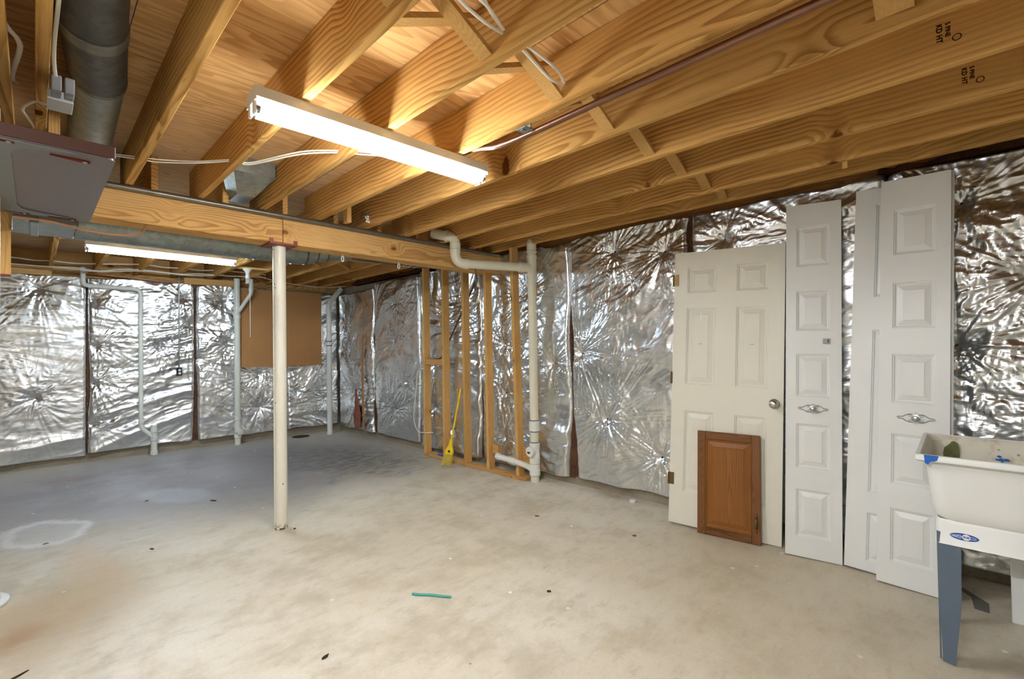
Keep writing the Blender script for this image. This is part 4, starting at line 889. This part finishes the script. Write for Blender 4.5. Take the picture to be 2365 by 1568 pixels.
text_part('badge_letters', 'ELM', 0.0105, M['logo_blue'], bd, Vector((lx-0.0016, ly-0.006, lz))-tb_-bl, (0, -1, 0), (0, 0, 1))
# paint marks
xin = SX1-0.044
mb = MB(); P_ = []
for i in range(16):
    a = 2*PI*i/16; rr = 1+0.18*math.sin(a*3+1)+random.uniform(-0.08, 0.08); P_.append((0, 0.045+0.036*rr*math.cos(a)*(0.85-0.25*math.sin(a)), 0.805+0.062*rr*math.sin(a)))
mb.prism([(SX1-0.048+(0.855-p[2])*0.05*-1, p[1], p[2]) for p in P_], (-0.002, 0, 0), (0, 0, 0)); part('green_stain', mb, M['moss'], t)
for yy, zz, s_ in ((-0.12, 0.815, 0.008), (-0.127, 0.800, 0.011), (-0.145, 0.802, 0.010), (-0.13, 0.787, 0.006), (-0.122, 0.772, 0.006), (-0.25, 0.820, 0.008), (-0.21, 0.765, 0.006), (-0.112, 0.80, 0.006)):
    part('blue_speck', MB().prism([(SX1-0.047-(0.855-zz)*0.1, yy+s_*math.cos(a), zz+s_*0.6*math.sin(a)) for a in np.linspace(0, 2*PI, 9)[:-1]], (-0.004, 0, 0), (0.002, 0, 0)), M['blue_paint'], t)
part('blue_drip', MB().prism([(0, y_, z_) for y_, z_ in ((0.125, ST+0.0005), (0.122, 0.858), (0.112, 0.852), (0.104, 0.866), (0.092, 0.868), (0.083, 0.874), (0.078, ST+0.0005))], (SX0-0.0012, 0, 0), (SX0+0.0005, 0, 0)), M['blue_paint'], t)

# ------------------------------------------------------------------ back wall fittings
xa, xb_ = 2.135, 3.305; off = 0.155
t = thing('pegboard', 'square brown pegboard hung on the back wall foil', 'pegboard', ((xa+xb_)/2, yw((xa+xb_)/2)-off, 1.125), None, Matrix.Rotation(math.atan(-0.095), 3, 'Z'))
part('board', MB().box(-0.585, 0.585, -0.003, 0.003, 0, 1.18), M['peg'], t, False, True)
for z in (0.05, 1.13): part('furring', MB().box(-0.57, 0.57, 0.003, 0.022, z-0.03, z+0.03), M['joist_x'], t, False, True)
yo = yw(1.40)-0.125
t = thing('outlet_box', 'black outlet box with a white duplex receptacle on a thin conduit', 'outlet', (1.402, yo, 1.05))
part('box', MB().box(1.372, 1.432, yo-0.025, yo+0.04, 1.045, 1.155, 0.006), M['black'], t)
for z in (1.122, 1.078): part('socket_face', MB().lathe([(0.017, 0), (0.017, -0.003)], (1.402, yo-0.025, z), (0, 1, 0), 16), M['white_plastic'], t)
part('conduit', MB().cyl((1.402, yo, 1.155), (1.402, yo, 2.44), 0.0085, 12), M['pewter'], t, True)
bx, by = 1.905, 6.55
t = thing('bulb_holder', 'white porcelain lampholder with an unlit spiral bulb and pull cord', 'lamp', (bx, by, 2.25))
part('mounting_board', MB().box(1.7805, 2.146, by-0.045, by+0.045, ZJ, ZJ+0.02), M['joist_x'], t)
part('porcelain_base', MB().lathe([(0.055, ZJ-0.001), (0.055, ZJ-0.012), (0.040, ZJ-0.022), (0.022, ZJ-0.055), (0.022, ZJ-0.075)], (bx, by, 0), n=24), M['white_enamel'], t, True)
part('bulb_ballast', MB().lathe([(0.022, ZJ-0.075), (0.028, ZJ-0.090), (0.026, ZJ-0.120), (0.018, ZJ-0.126)], (bx, by, 0), n=20), M['white_plastic'], t, True)
part('bulb_spiral', MB().tube([(bx+0.019*math.cos(a), by+0.019*math.sin(a), ZJ-0.126-0.058*a/(7*PI)) for a in np.linspace(0, 7*PI, 70)], 0.0055, 8), M['white_plastic'], t, True)
part('pull_cord', MB().cyl((bx+0.028, by, ZJ-0.055), (bx+0.028, by, 1.55), 0.0025, 6), M['white_plastic'], t)
solo('floor_drain', MB().lathe([(0.13, 0.0005), (0.13, 0.004), (0.10, 0.005)], (2.95, 7.56, 0), n=24), M['iron_grey'], 'dark round drain cover on the floor below the pegboard', 'drain')
for i, (x0, x1, z0, z1, lb) in enumerate(((-0.60, 0.150, 2.325, 2.415, 'pine sill piece above the left end of the back wall foil'), (1.46, 2.12, 2.325, 2.41, 'pine sill piece above the foil left of the pegboard'))):
    mb = MB().prism([(x0, yw(x0)-0.14, 0), (x1, yw(x1)-0.14, 0), (x1, yw(x1)-0.10, 0), (x0, yw(x0)-0.10, 0)], (0, 0, z0), (0, 0, z1)); solo('sill_board', mb, M['joist_x'], lb, 'lumber')

# ------------------------------------------------------------------ screw hooks on the girder
for x, lb in ((1.862, 'white screw eye under the girder nearer the post'), (2.421, 'white screw eye under the girder nearer the drain arm')):
    t = thing('screw_eye', lb, 'hook', (x, 3.835, BZ0-0.06), 'screw eyes under the girder')
    part('shank', MB().cyl((x, 3.835, BZ0-0.018), (x, 3.835, BZ0), 0.004, 8), M['white_plastic'], t, True)
    part('ring', MB().tube([(x+0.014*math.sin(a)*0.75, 3.835, BZ0-0.038+0.022*math.cos(a)) for a in np.linspace(0, 2*PI, 21)[:-1]], 0.0045, 8, closed=True), M['white_plastic'], t, True)

# ------------------------------------------------------------------ cables
solo('white_plank', MB().box(3.315, 3.335, -0.30, -0.150, 0, 0.60, 0.002), M['door_white'], 'pale board standing on the floor behind the sink', 'board')
def cable(label, pts, r=0.0055, flat=0.6, grp='white electrical cables'):
    return solo('electrical_cable', MB().tube(spline(pts, 6), r, 8, flat=flat), M['cable'], label, 'cable', grp, True)
cable('upper white cable looped below the cross struts at the top', [(0.80, 1.125, 2.56), (0.953, 1.139, 2.505), (1.06, 1.14, 2.485), (1.19, 1.155, 2.50), (1.31, 1.175, 2.505), (1.47, 1.19, 2.480), (1.60, 1.205, 2.50)], 0.007)
cable('second white cable beside the first at the top struts', [(0.80, 1.08, 2.56), (0.975, 1.100, 2.52), (1.06, 1.11, 2.512), (1.19, 1.150, 2.505), (1.32, 1.155, 2.515), (1.48, 1.165, 2.512), (1.60, 1.200, 2.503)], 0.007)
cable('third white cable at the very top of the picture', [(0.79, 1.07, 2.57), (0.985, 1.085, 2.525), (1.08, 1.12, 2.51), (1.185, 1.155, 2.507)], 0.006)
cable('white cable threading joists behind the front strip light', [(0.30, 3.340, 2.467), (0.41, 3.29, 2.462), (0.50, 3.25, 2.458), (0.65, 3.10, 2.452), (0.80, 2.955, 2.462), (0.87, 2.93, 2.455), (1.03, 2.60, 2.462), (1.18, 2.43, 2.462), (1.26, 2.38, 2.462), (1.45, 2.25, 2.46), (1.60, 2.15, 2.465)])
cable('twin of the white cable behind the front strip light', [(0.30, 3.333, 2.474), (0.41, 3.285, 2.472), (0.50, 3.235, 2.468), (0.65, 3.11, 2.464), (0.80, 2.945, 2.468), (0.87, 2.925, 2.464), (1.03, 2.59, 2.473), (1.18, 2.42, 2.47), (1.26, 2.37, 2.472), (1.45, 2.24, 2.47), (1.60, 2.14, 2.475)])
yc = lambda x: yw(x)-0.42
cable('upper white cable strung through the far joists', [(-0.4, yc(-0.4), 2.475), (-0.165, yc(-0.16), 2.468), (0.0, yc(0), 2.455), (0.14, yc(0.14), 2.462), (0.34, yc(0.34), 2.455), (0.56, yc(0.56), 2.470), (0.98, yc(0.98), 2.505), (1.2, yc(1.2), 2.490), (1.40, yc(1.4), 2.498), (1.6, yc(1.6), 2.49), (1.86, yc(1.86), 2.512), (2.4, yc(2.4), 2.50)], 0.013)
cable('lower white cable strung through the far joists', [(-0.4, yc(-0.4), 2.40), (-0.165, yc(-0.16), 2.392), (0.14, yc(0.14), 2.392), (0.34, yc(0.34), 2.40), (0.56, yc(0.56), 2.382), (0.75, yc(0.75), 2.42), (0.98, yc(0.98), 2.435), (1.35, yc(1.35), 2.418), (1.60, yc(1.6), 2.44), (1.86, yc(1.86), 2.44), (2.4, yc(2.4), 2.46)], 0.012)
cable('sagging white cable just below the lower far cable', [(-0.4, yc(-0.4)-0.03, 2.395), (0.14, yc(0.14)-0.03, 2.385), (0.34, yc(0.34)-0.03, 2.378), (0.56, yc(0.56)-0.03, 2.372), (0.98, yc(0.98)-0.03, 2.418), (1.35, yc(1.35)-0.03, 2.405), (1.6, yc(1.6)-0.03, 2.412), (1.86, yc(1.86)-0.03, 2.45)], 0.010)
cable('thin white cable drooping over the pegboard top', [(2.12, 6.9, 2.40), (2.4, 6.9, 2.345), (2.75, 6.85, 2.31), (3.05, 6.8, 2.305), (3.3, 6.7, 2.33)], 0.006)
cable('thin white cable looping among the far joists behind the post', [(1.75, 5.3, 2.44), (1.95, 5.3, 2.43), (2.2, 5.3, 2.46), (2.45, 5.3, 2.475), (2.75, 5.3, 2.45), (3.0, 5.3, 2.46)], 0.005)

# ------------------------------------------------------------------ upper left corner: partition, metal tray, junction box
t = thing('partition_end', 'pine end of a half-built partition at the left picture edge', 'framing', (-0.17, 2.8, 1.7))
part('top_plate', MB().box(-0.20, -0.060, 0.8, 3.30, 2.385, 2.422, 0.002), M['joist'], t)
part('hanging_stud', MB().box(-0.165, -0.075, 3.13, 3.168, 1.745, 2.385, 0.002), M['stud'], t)
part('edge_board', MB().prism([(-0.180, 2.90, 0), (-0.100, 2.90, 0), (-0.100, 2.912, 0), (-0.180, 2.912, 0)], (0, 0, 1.30), (0.004, -0.10, 2.385)), M['door_white'], t)
part('stud_tip', MB().box(-0.166, -0.074, 3.129, 3.169, 1.738, 1.745), M['red_steel'], t)
part('metal_strip', MB().box(-0.074, -0.070, 3.10, 3.13, 1.95, 2.06), M['galv'], t)
TZ = 2.03
t = thing('metal_tray', 'brown metal tray fixed under the joists at upper left', 'tray', (-0.1, 2.6, TZ))
tx0, tx1, ty0, ty1 = -0.75, 0.192, 2.045, 3.11
pan_poly = rrect(tx0, tx1, ty0, ty1, 0.025, 0, 5)
part('pan', MB().prism(pan_poly, (0, 0, TZ), (0, 0, TZ+0.036)), M['tray'], t)
fl = [(tx0, ty0+0.004), (0.10, ty0+0.004), (0.10, ty0+0.010), (-0.02, ty0+0.062), (-0.040, ty0+0.085), (-0.052, ty0+0.14), (-0.052, ty1-0.20), (-0.040, ty1-0.13), (-0.01, ty1-0.10), (0.12, ty1-0.055), (0.12, ty1-0.045), (-0.03, ty1-0.045), (-0.045, ty1-0.004), (tx0, ty1-0.004)]
part('flange', MB().prism([(x, y_, 0) for x, y_ in fl], (0, 0, TZ-0.004), (0, 0, TZ-0.0002)), M['tray_grey'], t)
part('bright_edge', MB().box(tx1-0.001, tx1+0.001, ty0+0.02, ty1-0.02, TZ+0.002, TZ+0.006), M['galv'], t)
part('front_lip', MB().box(tx0, tx1, ty0-0.006, ty0, TZ+0.004, TZ+0.044, 0.002), M['tray_dark'], t)
for x, y_ in ((0.120, ty0+0.075), (-0.055, ty0+0.022), (-0.03, ty1-0.03), (0.13, ty1-0.025)):
    sc_ = part('screw', MB().lathe([(0.007, 0), (0.005, -0.004)], (x, y_, TZ-0.0035), (0, 0, 1), 10), M['pewter'], t)
    part('rust_streak', MB().prism([(x-0.085, y_-0.004, 0), (x-0.012, y_-0.011, 0), (x+0.012, y_-0.008, 0), (x+0.014, y_+0.008, 0), (x-0.012, y_+0.010, 0)], (0, 0, TZ-0.0046), (0, 0, TZ-0.0001)), M['rust'], sc_)
for x, y_ in ((-0.13, 2.25), (-0.13, 2.95)): part('hanger', MB().box(x-0.01, x+0.01, y_-0.002, y_+0.002, TZ+0.03, 2.385), M['galv'], t)
t = thing('junction_box', 'white and grey cable junction box under the leftmost joist', 'electrical box', (0.07, 2.52, 2.36))
part('cover', MB().box(0.034, 0.108, 2.50, 2.512, 2.362, 2.400, 0.003), M['white_plastic'], t)
part('cover', MB().box(0.034, 0.108, 2.48, 2.60, 2.355, 2.362, 0.002), M['white_plastic'], t)
for i in range(2):
    for j in range(2): part('terminal_block', MB().box(0.044+0.036*i, 0.072+0.036*i, 2.40+0.042*j, 2.436+0.042*j, 2.362, 2.420, 0.003), M['grey_plastic'], t)
cable('white cable dropping into the junction box by the round duct', [(0.052, 1.3, 2.50), (0.052, 1.9, 2.46), (0.048, 2.20, 2.45), (0.05, 2.34, 2.435), (0.056, 2.41, 2.41)], 0.006)
cable('white cable leaving the junction box and curling left behind the joist', [(0.05, 2.60, 2.375), (0.03, 2.66, 2.395), (0.0, 2.70, 2.41), (-0.035, 2.84, 2.42), (-0.02, 2.96, 2.43), (0.0, 3.10, 2.44), (-0.01, 3.3, 2.46)], 0.006)
cable('white cable hanging in the dark bay at the upper left edge', [(-0.12, 1.9, 2.55), (-0.076, 2.17, 2.46), (-0.04, 2.28, 2.45), (-0.036, 2.36, 2.45), (-0.055, 2.54, 2.45), (-0.06, 2.65, 2.46), (-0.05, 2.9, 2.55)], 0.008)
solo('wood_block', MB().box(0.045, 0.085, 3.02, 3.06, 2.40, 2.60, 0.002), M['stud'], 'short wood block beside the leftmost joist behind the junction box', 'lumber')
# bucket base at the left edge
t = thing('plastic_bucket', 'white plastic bucket upside down at the left picture edge', 'bucket', (-0.262, 3.88, 0))
part('body', MB().lathe([(0.150, 0.012), (0.134, 0.02), (0.128, 0.150), (0.120, 0.163), (0.06, 0.165)], (-0.262, 3.88, 0), n=40), M['white_plastic'], t, True)
part('rim', MB().lathe([(0.162, 0.0), (0.170, 0.004), (0.168, 0.014), (0.14, 0.018)], (-0.262, 3.88, 0), n=40), M['white_plastic'], t, True)

# ------------------------------------------------------------------ odds on the joists
t = thing('pipe_hook', 'dark wire hook with a porcelain spool on a joist by the girder', 'hook', (2.0, 3.62, 2.48))
part('spool', MB().lathe([(0.010, 0), (0.010, 0.008), (0.006, 0.012), (0.006, 0.05), (0.010, 0.054), (0.010, 0.062)], (1.985, 3.62, 2.535), (0.6, -0.7, -0.1), 12), M['pewter'], t, True)
part('wire', MB().tube(spline([(1.99, 3.62, 2.53), (1.97, 3.66, 2.545), (1.96, 3.69, 2.53), (1.98, 3.70, 2.51)], 5), 0.003, 6), M['steel_dark'], t, True)
mb = MB()
for i in range(9): c = (1.985+random.uniform(-.012, .012), 3.62+random.uniform(-.02, .02), 2.475+random.uniform(-.02, .03)); mb.lathe([(0.004, -0.010), (0.012, 0), (0.004, 0.010)], c, (random.random(), random.random(), random.random()+0.1), 7)
solo('foam_lump', mb, M['white_bit'], 'lump of hardened foam on the joist below the wire hook', 'foam', smooth=True)
solo('wood_shim', MB().box(3.2705, 3.2785, 0.45, 0.475, 2.385, 2.47), M['stud'], 'thin wood shim poking below a joist over the white doors', 'shim')
for x, y_, lb in ((1.70, 3.60, 'short pine cleat between joists near the girder'),): solo('cleat', MB().box(x+0.10, x+0.138, 3.62, 3.69, 2.43, 2.60, 0.002), M['stud'], lb, 'lumber')
for (jx, y_, z_) , lb in (((2.45-JT-0.0008, 0.022, 2.548), 'lumber grade stamp on the joist at the upper right corner'), ((2.87-JT-0.0008, -0.048, 2.529), 'lumber grade stamp on the joist below the corner one')):
    t = thing('grade_stamp', lb, 'stamp', (jx, y_, z_))
    text_part('stamp_text', 'KD HT', 0.024, M['ink'], t, (0, 0.014, 0.004), (0, 0, -1), (0, -1, 0))
    text_part('stamp_text', 'S PINE', 0.020, M['ink'], t, (0, -0.010, 0.010), (0, 0, -1), (0, -1, 0))
    part('stamp_ring', MB().tube([(-0.0002, -0.035+0.012*math.cos(a), -0.030+0.012*math.sin(a)) for a in np.linspace(0, 2*PI, 19)[:-1]], 0.0015, 4, closed=True), M['ink'], t, False, True)

# ------------------------------------------------------------------ scraps on the floor
def scrap(name, label, cat, pts, mat, h=0.004, grp=None):
    return solo(name, MB().prism([(x, y_, 0) for x, y_ in pts], (0, 0, 0.0005), (0, 0, h)), M[mat], label, cat, grp)
solo('plastic_strip', MB().tube(spline([(1.472, 2.233, 0.006), (1.50, 2.19, 0.006), (1.535, 2.143, 0.008), (1.57, 2.09, 0.006), (1.60, 2.047, 0.006)], 4), 0.006, 6), M['teal'], 'teal plastic strip lying on the open concrete floor', 'scrap', smooth=True)
scrap('duct_tape_strip', 'strip of grey tape stuck to the floor under the sink', 'tape', [(3.36, -0.02), (3.35, -0.075), (3.47, -0.075), (3.60, 0.02), (3.58, 0.05), (3.50, -0.01)], 'tape', 0.0015)
solo('bottle_cap', MB().lathe([(0.028, 0.0), (0.030, 0.004), (0.028, 0.016), (0.024, 0.018)], (3.66, 2.10, 0), n=20), M['white_bit'], 'small white cap on the floor by the bare foil', 'cap', smooth=True)
solo('metal_washer', MB().lathe([(0.014, 0.0), (0.014, 0.003)], (3.02, 1.725, 0), n=16), M['brass'], 'brass washer on the floor before the cream door', 'washer')
def blob_poly(x, y_, a, b, rot=0.0, k=9):
    P_ = []
    for i in range(k):
        th = 2*PI*i/k; r_ = random.uniform(0.7, 1.2); u_, v_ = a*r_*math.cos(th), b*r_*math.sin(th); P_.append((x+u_*math.cos(rot)-v_*math.sin(rot), y_+u_*math.sin(rot)+v_*math.cos(rot)))
    return P_
scrap('paint_chip', 'green chip on the floor below the chalky ring stain', 'chip', blob_poly(0.059, 4.796, 0.018, 0.010), 'green_bit')
for x, y_, a, b, lb in ((0.728, 5.445, 0.016, 0.008, 'dark chip on the grey floor far left of the post'), (0.575, 4.097, 0.008, 0.018, 'dark sliver on the floor in front of the ring stain'), (1.15, 4.98, 0.012, 0.035, 'pointed dark splinter on the floor left of the post'), (0.91, 2.075, 0.020, 0.010, 'curled dark chip on the nearest stretch of floor'), (2.016, 1.693, 0.012, 0.012, 'grey-green chip right of the teal strip'), (-0.049, 2.927, 0.035, 0.006, 'dark stick on the floor at the lower left corner'), (2.843, 2.503, 0.008, 0.022, 'brown chip on the floor before the drain stack'), (1.40, 3.72, 0.012, 0.008, 'tiny dark chip right beside the post foot')):
    scrap('floor_chip', lb, 'chip', blob_poly(x, y_, a, b, 0.5), 'dark_bit')
for x, y_, a, b, lb in ((1.861, 1.848, 0.014, 0.010, 'white paint splash on the floor right of the teal strip'), (2.862, 2.169, 0.020, 0.010, 'white chip on the floor before the bare foil'), (1.895, 2.427, 0.011, 0.011, 'round white paint drop behind the teal strip')):
    scrap('paint_splash', lb, 'paint', blob_poly(x, y_, a, b, 0.5), 'white_bit', 0.0012)
